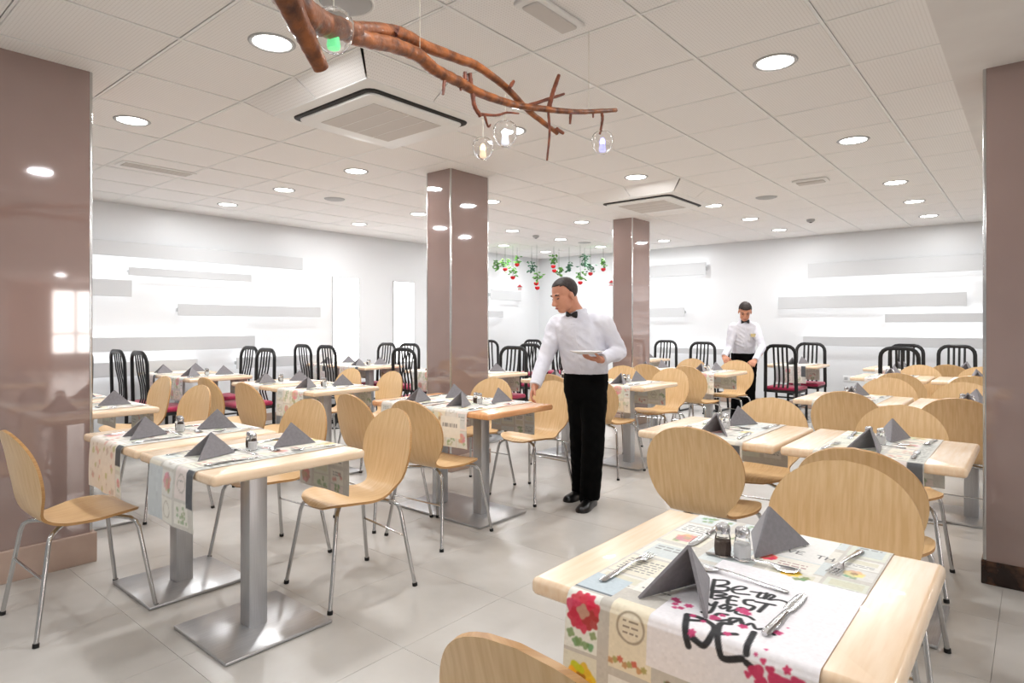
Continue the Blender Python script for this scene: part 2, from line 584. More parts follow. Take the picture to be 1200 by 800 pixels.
def air_con(cx, cy, label):
    t = thing('ceiling_air_conditioner', label, 'air conditioner', (cx, cy, ZC))
    a, b_, d = 0.6, 0.47, 0.1
    # sloped skirt tiles, two to a side, with open mitre seams
    for q in range(4):
        R = Matrix.Rotation(q * PI / 2, 3, 'Z')
        for s in (-1, 1):
            if s < 0:
                top = [(-a + 0.012, -a), (-0.004, -a)]; bot = [(-b_ + 0.006, -b_), (-0.004, -b_)]
            else:
                top = [(0.004, -a), (a - 0.012, -a)]; bot = [(0.004, -b_), (b_ - 0.006, -b_)]
            vs_ = []
            for off in (0.0, 0.012):
                for (x, y), z in ((top[0], 0.002), (top[1], 0.002), (bot[1], -d + 0.02), (bot[0], -d + 0.02)):
                    vs_.append(tuple(R @ Vector((x, y, z + off))))
            MB().add(vs_, [(0, 1, 2, 3), (7, 6, 5, 4), (0, 4, 5, 1), (1, 5, 6, 2), (2, 6, 7, 3), (3, 7, 4, 0)]).build('skirt_tile', 'ceiling_tile', t, False)
    MB().box(-a, a, -a, a, 0.06, 0.075).build('plenum', 'dark_gap', t, False)
    MB().rbox(-b_, b_, -b_, b_, -d + 0.012, -d + 0.045, 0.012, 2).build('outer_frame', 'shade_white', t)
    MB().rbox(-0.395, 0.395, -0.395, 0.395, -d + 0.002, -d + 0.02, 0.06, 4).build('air_slot', 'dark_gap', t)
    f = MB().rbox(-0.365, 0.365, -0.365, 0.365, -d - 0.012, -d + 0.01, 0.05, 4).build('face_panel', 'shade_white', t)
    MB().box(-0.262, 0.262, -0.262, 0.262, -d - 0.0145, -d - 0.008).build('grille', 'grille_grey', f, False)
    for k in (-1, 0, 1):
        MB().box(-0.258, 0.258, k * 0.13 - 0.002, k * 0.13 + 0.002, -d - 0.0155, -d - 0.012).build('grille_rib', 'shade_white', f, False)
    return t


air_con(*AC[0], 'square white ceiling air conditioner cassette beside the hanging branch')
air_con(*AC[1], 'square white ceiling air conditioner cassette above the farther slim column')

sp0 = thing('ceiling_speaker', 'x', 'speaker')
MB().lathe([(0.001, -0.012), (0.09, -0.011), (0.105, -0.006), (0.11, 0.0), (0.001, 0.0)], 28).build('grille', 'fixture_grey', sp0)
MB().lathe([(0.11, 0.0), (0.118, -0.004), (0.123, 0.0)], 28, cap=False).build('rim', 'shade_white', sp0)
SPK = Proto(sp0)
for (x, y), lb in zip([(405, 3), (392, 233), (898, 231), (685, 284)],
                      ['round grey ceiling speaker above the green glass bulb', 'round grey ceiling speaker between the downlights near the left wall',
                       'round grey ceiling speaker beside the second air conditioner', 'round grey ceiling speaker above the hanging roses']):
    p = up(x, y, ZC)
    SPK.place((p[0], p[1], ZC), 0, lb, 'round ceiling speakers')

sd0 = thing('smoke_detector', 'x', 'smoke detector')
MB().lathe([(0.001, -0.04), (0.03, -0.038), (0.045, -0.025), (0.05, -0.01), (0.05, 0), (0.001, 0)], 20).build('body', 'fixture_grey', sd0)
MB().lathe([(0.001, -0.046), (0.014, -0.045), (0.018, -0.04), (0.018, -0.036), (0.001, -0.036)], 14).build('sensor_cap', 'dark_gap', sd0)
SDP = Proto(sd0)
for (x, y), lb in zip([(950, 257), (628, 276)], ['small round smoke detector on the ceiling near the back wall', 'small round smoke detector on the ceiling above the roses']):
    p = up(x, y, ZC)
    SDP.place((p[0], p[1], ZC), 0, lb, 'smoke detectors')


def emergency(x, y, rz, label, L=0.36, W=0.13):
    p = up(x, y, ZC)
    t = thing('emergency_light', label, 'emergency light', (p[0], p[1], ZC), rz)
    MB().rbox(-L / 2, L / 2, -W / 2, W / 2, -0.02, 0.0, 0.008, 2).build('housing', 'shade_white', t)
    MB().rbox(-L / 2 + 0.03, L / 2 - 0.03, -W / 2 + 0.022, W / 2 - 0.022, -0.032, -0.015, 0.01, 2).build('diffuser', 'grille_grey', t)
    return t


emergency(645, 15, PI / 2, 'long white emergency light on the ceiling beyond the branch')
emergency(950, 211, 0, 'white emergency light box on the ceiling near a speaker', 0.3, 0.16)
pv = up(184, 197.5, ZC)
t = thing('ceiling_vent', 'slotted white air vent in the ceiling behind the broad column', 'vent', (pv[0], pv[1], ZC), PI / 2)
MB().rbox(-0.3, 0.3, -0.1, 0.1, -0.01, 0, 0.004, 1).build('frame', 'shade_white', t)
for k in range(4):
    MB().box(-0.27, 0.27, -0.07 + k * 0.04, -0.055 + k * 0.04, -0.014, -0.008).build('slat', 'grille_grey', t, False)


# ------------------------------------------------------------------ wall light panels
def wall_panel(axis, a0, a1, z0, z1, label, top=True):
    """a floating board with LED strips behind its edges; axis 'x' = on the left wall, 'y' = on the back wall"""
    c_ = (a0 + a1) / 2
    hl = abs(a1 - a0) / 2
    h = z1 - z0
    if axis == 'x':
        t = thing('wall_light_panel', label, 'light panel', (XL, c_, z0), -PI / 2)
    else:
        t = thing('wall_light_panel', label, 'light panel', (c_, YB, z0), PI)
    # local: x along the wall, y out of the wall (after rotation), z up
    MB().rbox(-hl, hl, 0.085, 0.105, 0, h, 0.004, 1).build('board', 'panel_board', t, False)
    MB().box(-hl + 0.02, hl - 0.02, 0.0, 0.085, h * 0.35, h * 0.65).build('bracket', 'panel_board', t, False)
    MB().box(-hl + 0.02, hl - 0.02, 0.066, 0.084, 0.008, 0.02).build('led_strip', 'led', t, False)
    if top:
        MB().box(-hl + 0.02, hl - 0.02, 0.066, 0.084, h - 0.02, h - 0.008).build('led_strip', 'led', t, False)
    return t


def from_px(axis, xa, ya, xb, yb, yc, label, top=True):
    """corner pixels: (xa,ya) top of one end, (xb,yb) top of the other, yc bottom at xa"""
    wpos = (XL + 0.105) if axis == 'x' else (YB - 0.105)
    fn = on_x if axis == 'x' else on_y
    A_, B_ = fn(xa, ya, wpos), fn(xb, yb, wpos)
    C_ = fn(xa, yc, wpos)
    wall_panel(axis, A_[0], B_[0], C_[1], (A_[1] + B_[1]) / 2, label, top)


from_px('x', 355, 300, 60, 278, 316, 'long high light panel on the left wall, topmost and widest of its wall', False)
from_px('x', 151, 313, 295, 321, 322, 'narrow light panel just below the topmost one on the left wall')
from_px('x', 155, 327, 60, 325, 347.5, 'stout short light panel beside the broad column on the left wall')
from_px('x', 209, 356, 376, 359.5, 369.5, 'light panel at mid height nearest the first glowing wall niche')
from_px('x', 299, 393, 60, 396, 407.5, 'long low light panel on the left wall behind the black chairs')
from_px('x', 232, 421, 60, 426, 436, 'lowest light panel on the left wall, behind grey napkins')
from_px('x', 277.5, 419, 378, 414.5, 432, 'low light panel under the niche end of the left wall')
from_px('x', 575, 339, 611, 341, 351, 'upper light panel on the left wall near the hanging roses')
from_px('x', 545, 363, 590, 364, 371, 'lower small light panel on the left wall near the hanging roses')
from_px('y', 946.5, 309, 1185, 295, 325.5, 'topmost long light panel on the back wall by the marble-footed column', False)
from_px('y', 911.5, 347, 1133, 342.5, 362, 'broad light panel second from the top on the back wall')
from_px('y', 1036.8, 367.7, 1190, 365.5, 377.5, 'narrow light panel third from the top on the back wall')
from_px('y', 941, 394, 1190, 396, 404.5, 'lowest long light panel on the back wall behind black chairs')
from_px('y', 827, 307.5, 752, 311, 321.5, 'upper light panel on the back wall just right of the slim column')
from_px('y', 802, 359.5, 745, 361, 371, 'lower light panel on the back wall just right of the slim column')
from_px('y', 862, 408, 768, 407, 416, 'faint low light panel on the back wall behind the badge-wearing waiter')

for (xa, xb, yt, yb_, lb) in ((390, 420, 325, 427, 'wide glowing vertical wall niche beside the light panels'), (461, 484.5, 330, 424, 'slim glowing vertical wall niche beside the brown column')):
    A_, B_ = on_x(xa, yt, XL), on_x(xb, yt, XL)
    zb = on_x(xa, yb_, XL)[1]
    t = thing('wall_niche_light', lb, 'wall light', (XL, (A_[0] + B_[0]) / 2, zb), -PI / 2)
    hl, h = (B_[0] - A_[0]) / 2, A_[1] - zb
    f = MB()
    f.box(-hl - 0.012, -hl, 0, 0.02, 0, h).box(hl, hl + 0.012, 0, 0.02, 0, h).box(-hl - 0.012, hl + 0.012, 0, 0.02, h, h + 0.012).box(-hl - 0.012, hl + 0.012, 0, 0.02, -0.012, 0)
    f.build('frame', 'panel_board', t, False)
    MB().box(-hl, hl, 0.001, 0.008, 0, h).build('glowing_pane', 'niche_glow', t, False)

px_, zz = on_y(995, 443.5, YB)
t = thing('wall_socket', 'white double wall socket on the back wall', 'socket', (px_, YB, zz), PI)
MB().rbox(-0.08, 0.08, 0, 0.012, -0.042, 0.042, 0.005, 2).build('plate', 'socket', t)
for s in (-1, 1):
    MB().rbox(s * 0.038 - 0.024, s * 0.038 + 0.024, 0.006, 0.014, -0.024, 0.024, 0.004, 2).build('outlet', 'fixture_grey', t)

# ------------------------------------------------------------------ oval-backed shell chair (faces +y)
def smooth01(t):
    t = max(0.0, min(1.0, t))
    return t * t * (3 - 2 * t)


def shell_halfwidth(l_):
    if l_ < 0.19:
        return 0.208 * max(0.0, 1 - ((0.19 - l_) / 0.19) ** 2.6) ** (1 / 2.6)
    if l_ < 0.425:
        return 0.208 + (0.128 - 0.208) * smooth01((l_ - 0.19) / 0.235)
    if l_ < 0.645:
        el_ = 0.218 * math.sqrt(max(0.0, 1 - ((0.645 - l_) / 0.252) ** 2))
        return max(el_, 0.128) if el_ > 0.15 else 0.128 + (0.15 - 0.128) * smooth01((l_ - 0.425) / 0.04)
    return 0.218 * math.sqrt(max(0.0, 1 - ((l_ - 0.645) / 0.215) ** 2))


def bez(ps, n_):
    """Catmull-Rom through points, n_ samples by arc length"""
    P_ = [Vector(p) for p in ps]
    P_ = [P_[0] * 2 - P_[1]] + P_ + [P_[-1] * 2 - P_[-2]]
    out = []
    for i in range(1, len(P_) - 2):
        for k in range(24):
            t = k / 24
            a, b_, c_, d = P_[i - 1], P_[i], P_[i + 1], P_[i + 2]
            out.append(0.5 * ((2 * b_) + (c_ - a) * t + (2 * a - 5 * b_ + 4 * c_ - d) * t * t + (3 * b_ - a - 3 * c_ + d) * t ** 3))
    out.append(P_[-2])
    if n_ is None:
        return out
    L = [0]
    for i in range(1, len(out)):
        L.append(L[-1] + (out[i] - out[i - 1]).length)
    res, j = [], 0
    for k in range(n_):
        s = L[-1] * k / (n_ - 1)
        while j < len(L) - 2 and L[j + 1] < s:
            j += 1
        f = (s - L[j]) / max(1e-9, L[j + 1] - L[j])
        res.append(out[j].lerp(out[j + 1], min(1, f)))
    return res


def shell_mesh():
    prof = bez([(0, 0.205, 0.425), (0, 0.17, 0.445), (0, 0.08, 0.447), (0, -0.04, 0.437), (0, -0.12, 0.44), (0, -0.175, 0.472), (0, -0.205, 0.54),
                (0, -0.225, 0.63), (0, -0.245, 0.74), (0, -0.272, 0.845)], 200)
    total = 0.86
    ls = []
    for k in range(46):
        q = k / 45
        ls.append(total * (0.5 - 0.5 * math.cos(PI * q)) * 0.55 + total * q * 0.45)
    nS = 14
    top, bot = [], []
    TK = 0.0115
    for l_ in ls:
        ix = min(198, int(l_ / total * 199))
        p = prof[ix].lerp(prof[ix + 1], l_ / total * 199 - ix)
        tg = (prof[min(199, ix + 2)] - prof[max(0, ix - 2)]).normalized()
        nrm = Vector((1, 0, 0)).cross(tg)      # towards the sitter
        if nrm.z < 0 and abs(tg.y) > 0.6:
            nrm = -nrm
        if abs(tg.z) > 0.6 and nrm.y < 0:
            nrm = -nrm
        hw = max(shell_halfwidth(l_), 0.002)
        back = smooth01((l_ - 0.42) / 0.15)
        rt, rb = [], []
        for j in range(nS + 1):
            s = -1 + 2 * j / nS
            x = hw * s
            cup = 0.55 * x * x * (0.35 + 0.65 * back)
            c0 = p + Vector((x, 0, 0)) + nrm * cup
            rt.append(tuple(c0 + nrm * TK / 2))
            rb.append(tuple(c0 - nrm * TK / 2))
        top.append(rt)
        bot.append(rb)
    nb = MB()
    n_ = nS + 1
    K = len(top)
    vs_ = [p for r_ in top for p in r_] + [p for r_ in bot for p in r_]
    off = K * n_
    fs_ = []
    for i in range(K - 1):
        for j in range(nS):
            fs_.append((i * n_ + j, i * n_ + j + 1, (i + 1) * n_ + j + 1, (i + 1) * n_ + j))
            fs_.append((off + i * n_ + j, off + (i + 1) * n_ + j, off + (i + 1) * n_ + j + 1, off + i * n_ + j + 1))
    nb.add(vs_, fs_)
    rim = [(i, 0) for i in range(K)] + [(K - 1, j) for j in range(1, n_)] + [(i, nS) for i in range(K - 2, -1, -1)] + [(0, j) for j in range(nS - 1, 0, -1)]
    nb.cur = 1
    ef = []
    for q in range(len(rim)):
        a, c_ = rim[q], rim[(q + 1) % len(rim)]
        ia, ic = a[0] * n_ + a[1], c_[0] * n_ + c_[1]
        ef.append((ia, ic, off + ic, off + ia))
    for f in ef:
        nb.f.append(f)
        nb.mi.append(1)
    return nb


def make_oval_chair():
    t = thing('oval_back_chair', 'x', 'chair')
    shell_mesh().build('shell', ['beech', 'beech_edge'], t, True, None, 0.9)
    for sx in (-1, 1):
        for sy in (-1, 1):
            pts = [(sx * 0.04, sy * 0.075, 0.418), (sx * 0.10, sy * 0.115, 0.417), (sx * 0.15, sy * 0.148, 0.412), (sx * 0.172, sy * 0.163, 0.398), (sx * 0.183, sy * 0.171, 0.37),
                   (sx * 0.206, sy * 0.197, 0.19), (sx * 0.229, sy * 0.224, 0.012)]
            lg = MB().tube(pts, 0.0095, 10).build('leg', 'chrome', t)
            MB().tube([(sx * 0.2285, sy * 0.2235, 0.016), (sx * 0.2302, sy * 0.225, 0.0)], 0.0125, 10).build('foot_cap', 'rubber', lg)
    MB().tube([(-0.199, -0.189, 0.245), (0, -0.19, 0.245), (0.199, -0.189, 0.245)], 0.007, 8, flat=0.6).build('stretcher', 'chrome', t)
    hb = MB()
    hb.rbox(-0.07, 0.07, -0.1, 0.1, 0.421, 0.433, 0.006, 1)
    hb.build('seat_bracket', 'chrome', t)
    return t


OVAL = Proto(make_oval_chair())


# ------------------------------------------------------------------ black slat-back chair (faces +y)
def make_black_chair():
    t = thing('slat_back_chair', 'x', 'chair')
    fr = MB()
    pts = []
    for sx, rng in ((-1, range(0, 9)), (1, range(8, -1, -1))):
        for k in rng:
            if k < 4:
                q = k / 4
                z = 0.40 + q * 0.42
                pts.append((sx * (0.198 - 0.008 * q), -0.198 - 0.012 * q, z))
            else:
                a = (k - 4) / 4 * PI / 2
                pts.append((sx * (0.19 - 0.105 + 0.105 * math.cos(a)), -0.211 - 0.012 * math.sin(a), 0.905 + 0.105 * math.sin(a)))
    fr.tube(pts, 0.0165, 10, flat=1.4)
    fr.build('back_frame', 'black_lacquer', t)
    for k in range(4):
        x = -0.084 + 0.056 * k
        MB().tube([(x, -0.195, 0.46), (x, -0.165, 0.56), (x, -0.172, 0.68), (x, -0.2, 0.82), (x, -0.219, 0.995)], 0.0065, 8, flat=2.0).build('slat', 'black_lacquer', t)
    for sx in (-1, 1):
        MB().tube([(sx * 0.197, -0.195, 0.43), (sx * 0.2, -0.2, 0.2), (sx * 0.203, -0.235, 0.012)], 0.0175, 8).build('leg', 'black_lacquer', t)
        MB().tube([(sx * 0.195, 0.185, 0.43), (sx * 0.195, 0.19, 0.012)], 0.0175, 8).build('leg', 'black_lacquer', t)
        MB().tube([(sx * 0.2, -0.2, 0.22), (sx * 0.195, 0.187, 0.22)], 0.011, 8).build('stretcher', 'black_lacquer', t)
        MB().rbox(sx * 0.2 - 0.018, sx * 0.2 + 0.018, -0.262, 0.235, 0, 0.024, 0.008, 2).build('floor_runner', 'black_lacquer', t)
    MB().tube([(-0.195, 0.187, 0.3), (0.195, 0.187, 0.3)], 0.011, 8).build('stretcher', 'black_lacquer', t)
    MB().rbox(-0.205, 0.205, -0.205, 0.205, 0.395, 0.425, 0.012, 2).build('seat_rail', 'black_lacquer', t)
    MB().rbox(-0.208, 0.208, -0.195, 0.215, 0.425, 0.475, 0.024, 4).build('seat_cushion', 'magenta_cloth', t)
    return t


BLACK = Proto(make_black_chair())

# ------------------------------------------------------------------ tables
ZT, TD = 0.745, 0.655


def make_table(wd, posts, wood, plate):
    t = thing('dining_table', 'x', 'table')
    MB().rbox(-wd / 2, wd / 2, -TD / 2, TD / 2, ZT - 0.038, ZT, 0.014, 4).build('tabletop', wood, t)
    for x in posts:
        MB().rbox(x - 0.04, x + 0.04, -0.04, 0.04, 0.014, ZT - 0.05, 0.004, 2).build('post', 'brushed', t)
        MB().box(x - 0.14, x + 0.14, -0.14, 0.14, ZT - 0.05, ZT - 0.037).build('mounting_plate', 'fixture_grey', t, False)
    MB().rbox(-plate / 2, plate / 2, -0.232, 0.232, 0.003, 0.016, 0.004, 2).build('base_plate', 'brushed_plate', t)
    MB().box(-plate / 2 + 0.03, plate / 2 - 0.03, -0.2, 0.2, 0.0, 0.004).build('glide_pad', 'rubber', t, False)
    return t


T_STD = Proto(make_table(0.672, [0.0], 'top_wood', 0.465))
T_WIDE = Proto(make_table(1.125, [-0.2, 0.2], 'top_orange', 0.81))

# ------------------------------------------------------------------ table runner prints
DROP = 0.215
RU = 0.006


def runner_path():
    """(y, z, length) along the cloth from the near hem over the table to the far hem"""
    e = TD / 2 + 0.003
    zt = ZT + 0.0022
    pts = []
    r_ = 0.016
    for k in range(13):
        pts.append((-e - 0.004 - 0.004 * math.sin(k / 12 * 3.0), zt - r_ - DROP * (1 - k / 12)))
    for k in range(1, 6):
        a = PI / 2 * k / 5
        pts.append((-e - 0.002 + r_ - r_ * math.cos(a), zt - r_ + r_ * math.sin(a)))
    for k in range(1, 40):
        pts.append((-e + r_ + (2 * e - 2 * r_) * k / 40, zt))
    pts += [(-y, z) for y, z in reversed(pts[:18])]
    return pts


def resample(pts, n_):
    P_ = np.array(pts)
    d = np.r_[0, np.cumsum(np.hypot(*np.diff(P_, axis=0).T))]
    s = np.linspace(0, d[-1], n_)
    return np.c_[np.interp(s, d, P_[:, 0]), np.interp(s, d, P_[:, 1])], d[-1]


class Print:
    """a small raster painter, metres: u across from the left edge, v along from the near hem"""
    def __init__(self, wd, L, cell, seed):
        self.nu, self.nv = int(wd / cell) + 1, int(L / cell) + 1
        self.U, self.V = np.meshgrid(np.linspace(0, wd, self.nu), np.linspace(0, L, self.nv))
        self.wd, self.L = wd, L
        self.rng = np.random.default_rng(seed)
        self.a = np.zeros((self.nv, self.nu, 3)) + np.array((205, 200, 191))
        self.a += self.rng.normal(0, 3, (self.nv, self.nu, 1))

    def mix(self, mask, col, k=1.0):
        mk = np.clip(mask, 0, 1)[..., None] * k
        self.a = self.a * (1 - mk) + np.array(col, float) * mk

    def rect(self, u0, v0, u1, v1, col, k=1.0):
        self.mix(((self.U >= u0) & (self.U <= u1) & (self.V >= v0) & (self.V <= v1)).astype(float), col, k)

    def blob(self, u, v, r_, col, k=1.0, wob=0.3):
        du, dv = self.U - u, self.V - v
        an = np.arctan2(dv, du)
        rr = r_ * (1 + wob * np.sin(an * self.rng.integers(3, 7) + self.rng.uniform(0, 6)) * 0.5)
        self.mix((rr - np.hypot(du, dv)) / 0.003 + 0.5, col, k)

    def stroke(self, pts, wd, col):
        d = np.full(self.U.shape, 9.0)
        for (ax, ay), (bx, by) in zip(pts[:-1], pts[1:]):
            ex, ey = bx - ax, by - ay
            t = np.clip(((self.U - ax) * ex + (self.V - ay) * ey) / (ex * ex + ey * ey + 1e-12), 0, 1)
            d = np.minimum(d, np.hypot(self.U - ax - t * ex, self.V - ay - t * ey))
        self.mix((wd / 2 - d) / 0.002 + 0.5, col)

    def flower(self, u, v, r_, col, core):
        for k in range(7):
            a = k * 2 * PI / 7 + 0.3
            self.blob(u + 0.6 * r_ * math.cos(a), v + 0.6 * r_ * math.sin(a), r_ * 0.5, np.array(col) + self.rng.normal(0, 14, 3), 0.9)
        self.blob(u, v, r_ * 0.38, core)

    def leaf(self, u, v, r_):
        for k in range(3):
            a = self.rng.uniform(0, 6.28)
            self.blob(u + r_ * math.cos(a), v + r_ * math.sin(a), r_ * 0.55, (120 + self.rng.normal(0, 15), 150, 96), 0.8)

    def lines(self, u0, v0, u1, v1, n_, col=(105, 105, 104)):
        for k in range(n_):
            v = v0 + (v1 - v0) * (k + 0.5) / n_
            h = (v1 - v0) / n_ * 0.22
            x = u0
            while x < u1:
                e = min(u1, x + self.rng.uniform(0.006, 0.02))
                self.rect(x, v - h, e, v + h, col, 0.75)
                x = e + 0.004

    def patch(self, u0, v0, u1, v1, kind=None):
        rg = self.rng
        base = [(240, 238, 233), (236, 232, 222), (238, 229, 208), (213, 222, 224), (222, 226, 210), (238, 222, 218), (226, 224, 220)][rg.integers(0, 7)]
        if kind is None:
            kind = rg.integers(0, 8)
        self.rect(u0, v0, u1, v1, base)
        cu, cv, w_, h_ = (u0 + u1) / 2, (v0 + v1) / 2, u1 - u0, v1 - v0
        r_ = min(w_, h_)
        if kind == 0:
            self.leaf(cu, cv - 0.2 * h_, r_ * 0.22); self.flower(cu, cv + 0.08 * h_, r_ * 0.34, (214, 128, 124), (188, 150, 120))
        elif kind == 1:
            self.leaf(cu, cv - 0.2 * h_, r_ * 0.22); self.flower(cu, cv, r_ * 0.32, (230, 202, 124), (164, 124, 76))
        elif kind == 2:
            self.lines(u0 + 0.1 * w_, v0 + 0.15 * h_, u1 - 0.1 * w_, v1 - 0.15 * h_, max(2, int(h_ / 0.016)))
        elif kind == 3:
            self.blob(cu, cv, r_ * 0.34, (150, 140, 124), 0.6, 0.1); self.blob(cu, cv, r_ * 0.28, base, 1, 0.1); self.lines(cu - r_ * 0.2, cv - r_ * 0.12, cu + r_ * 0.2, cv + r_ * 0.12, 2)
        elif kind == 4:
            for k in range(5):
                self.leaf(rg.uniform(u0 + 0.2 * w_, u1 - 0.2 * w_), rg.uniform(v0 + 0.2 * h_, v1 - 0.2 * h_), 0.012)
        elif kind == 5:
            self.rect(u0 + 0.12 * w_, v0 + 0.12 * h_, u1 - 0.12 * w_, v1 - 0.12 * h_, (196, 208, 212), 0.8)
            self.lines(u0 + 0.2 * w_, cv, u1 - 0.2 * w_, v1 - 0.2 * h_, 2)
        elif kind == 6:
            for k in range(4):
                self.blob(rg.uniform(u0 + 0.15 * w_, u1 - 0.15 * w_), rg.uniform(v0 + 0.15 * h_, v1 - 0.15 * h_), 0.009, (206, 120, 112), 0.8)
            self.lines(u0 + 0.2 * w_, v0 + 0.1 * h_, u1 - 0.2 * w_, cv, 2)
        else:
            self.rect(u0 + 0.1 * w_, cv, u1 - 0.1 * w_, v1 - 0.1 * h_, (206, 200, 160), 0.5)
            self.lines(u0 + 0.15 * w_, v0 + 0.15 * h_, u1 - 0.15 * w_, cv - 0.05 * h_, 2)

    def quilt(self, u0=0.0, u1=None):
        rg = self.rng
        u1 = u1 or self.wd
        u = u0 + 0.004
        while u < u1 - 0.05:
            wc = min(rg.uniform(0.085, 0.12), u1 - u - 0.004)
            v = rg.uniform(0.0, 0.015)
            while v < self.L - 0.03:
                h = min(rg.uniform(0.06, 0.13), self.L - v - 0.004)
                self.patch(u, v, u + wc, v + h)
                v += h + rg.choice([0.006, 0.012, 0.02])
            u += wc + rg.choice([0.008, 0.016, 0.024])

    def linear(self):
        g = self.rng.normal(0, 1, (self.nv // 3 + 2, self.nu // 3 + 2, 1)).repeat(3, 0).repeat(3, 1)[:self.nv, :self.nu]
        a = np.clip(self.a + 2.2 * g, 0, 255) / 255
        return np.where(a <= 0.04045, a / 12.92, ((a + 0.055) / 1.055) ** 2.4)


def runner_mesh(name, pr):
    path, L = resample(runner_path(), pr.nv)
    nu, nv = pr.nu, pr.nv
    U = np.linspace(-pr.wd / 2, pr.wd / 2, nu)
    Y = np.repeat(path[:, 0], nu)
    Z = np.repeat(path[:, 1], nu)
    X = np.tile(U, nv)
    hang = np.clip((ZT - 0.02 - Z) / DROP, 0, 1)
    X = X * (1 + 0.02 * hang)
    Y = Y + np.sign(Y) * hang * (0.005 + 0.005 * np.sin(X * 22 + 1.0))
    me = bpy.data.meshes.new(name)
    me.vertices.add(nu * nv)
    me.vertices.foreach_set('co', np.c_[X, Y, Z].ravel())
    i = np.arange((nv - 1) * (nu - 1))
    a = (i // (nu - 1)) * nu + i % (nu - 1)
    quads = np.c_[a, a + 1, a + nu + 1, a + nu].ravel()
    nq = len(i)
    me.loops.add(nq * 4)
    me.loops.foreach_set('vertex_index', quads)
    me.polygons.add(nq)
    me.polygons.foreach_set('loop_start', np.arange(nq) * 4)
    me.polygons.foreach_set('use_smooth', np.ones(nq, bool))
    me.update(calc_edges=True)
    at_ = me.color_attributes.new('print', 'FLOAT_COLOR', 'POINT')
    at_.data.foreach_set('color', np.concatenate([pr.linear(), np.ones((nv, nu, 1))], axis=2).ravel())
    me.materials.append(M['runner_print'])
    return me


RL = resample(runner_path(), 10)[1]
RUN = []
for k in range(5):
    pr = Print(0.40, RL, 0.006, 20 + k)
    pr.quilt()
    if k == 0:      # dark band beside the hem edge, pale blue wash
        pr.rect(0.0, 0.0, 0.13, 0.21, (196, 206, 214))
        pr.rect(0.345, 0.09, 0.395, 0.23, (84, 86, 90)); pr.rect(0.345, 0.23, 0.395, 0.75, (196, 198, 192)); pr.lines(0.35, 0.25, 0.39, 0.7, 14)
    if k == 1:
        pr.rect(0.0, 0.0, 0.33, 0.24, (236, 224, 214))
        for q in range(26):
            pr.blob(pr.rng.uniform(0.01, 0.32), pr.rng.uniform(0.01, 0.23), pr.rng.uniform(0.006, 0.016), [(206, 132, 120), (170, 170, 90), (180, 150, 140)][q % 3], 0.7)
        pr.rect(0.335, 0.14, 0.395, 0.24, (92, 94, 98))
    if k == 2:
        for q in range(40):
            pr.blob(pr.rng.uniform(0.01, 0.39), pr.rng.uniform(0.0, 0.2), pr.rng.uniform(0.008, 0.018), [(170, 186, 150), (206, 196, 150), (190, 206, 190)][q % 3], 0.6)
    if k == 3:      # the cloth on the double table
        pr.rect(0.17, 0.06, 0.34, 0.19, (238, 234, 224)); pr.rect(0.05, 0.0, 0.15, 0.2, (226, 224, 198))
        for q in range(5):
            pr.leaf(0.1, 0.03 + 0.04 * q, 0.012)
        pr.lines(0.19, 0.11, 0.32, 0.16, 1, (70, 70, 72))
    if k == 4:
        pr.rect(0.31, 0.14, 0.39, 0.215, (66, 68, 72)); pr.lines(0.32, 0.16, 0.38, 0.2, 2, (200, 200, 200))
    pr.a = pr.a * 0.62 + np.array((226, 224, 216)) * 0.38
    if k in (0, 1, 4):
        q = {0: (0.345, 0.09, 0.395, 0.23), 1: (0.335, 0.14, 0.395, 0.24), 4: (0.31, 0.14, 0.39, 0.215)}[k]
        pr.rect(*q, (88, 90, 94), 0.9)
    RUN.append(runner_mesh('table_runner', pr))

# the lettered runner, painted after the photograph
AX0, AX1, AY0 = -0.83, -0.155, 1.047
ACX, ACY = (AX0 + AX1) / 2, AY0 + TD / 2
pr = Print(0.47, RL, 0.0018, 5)
pr.quilt()
pr.a = pr.a * 0.68 + np.array((220, 219, 212)) * 0.32
vE = DROP + 0.024          # v of the near table edge


def uv_px(cx, cy, ox=740, oy=660, s=5.4545):
    p = up(ox + cx / s, oy + cy / s, ZT)
    return (p[0] - (ACX - 0.235), vE + p[1] - AY0)


pr.rect(0, 0, 0.47, vE + 0.07, (204, 199, 190))
# front drop patches
pr.rect(0.0, vE - 0.115, 0.075, vE + 0.005, (236, 236, 228)); pr.flower(0.04, vE - 0.04, 0.036, (208, 62, 84), (196, 150, 130)); pr.leaf(0.03, vE - 0.085, 0.016); pr.leaf(0.055, vE - 0.09, 0.014)
pr.rect(0.0, 0.0, 0.075, vE - 0.122, (228, 224, 206)); pr.flower(0.04, vE - 0.17, 0.03, (230, 180, 40), (176, 116, 30)); pr.leaf(0.04, vE - 0.215, 0.015)
pr.rect(0.1, vE - 0.125, 0.19, vE + 0.02, (238, 228, 204)); pr.blob(0.145, vE - 0.04, 0.03, (150, 136, 116), 0.8, 0.02); pr.blob(0.145, vE - 0.04, 0.026, (236, 226, 204), 1, 0.02); pr.lines(0.128, vE - 0.056, 0.162, vE - 0.024, 3, (140, 126, 108))
for q in range(8):
    pr.blob(0.105 + 0.01 * q, vE - 0.112 + 0.004 * (q % 3), 0.006, [(196, 140, 90), (170, 160, 90), (206, 90, 70)][q % 3], 0.8)
pr.rect(0.1, 0.0, 0.19, vE - 0.14, (238, 236, 230)); pr.blob(0.15, vE - 0.175, 0.02, (214, 120, 40), 0.9); pr.blob(0.158, vE - 0.185, 0.018, (150, 180, 80), 0.8); pr.lines(0.108, 0.008, 0.18, 0.03, 2, (90, 86, 84))
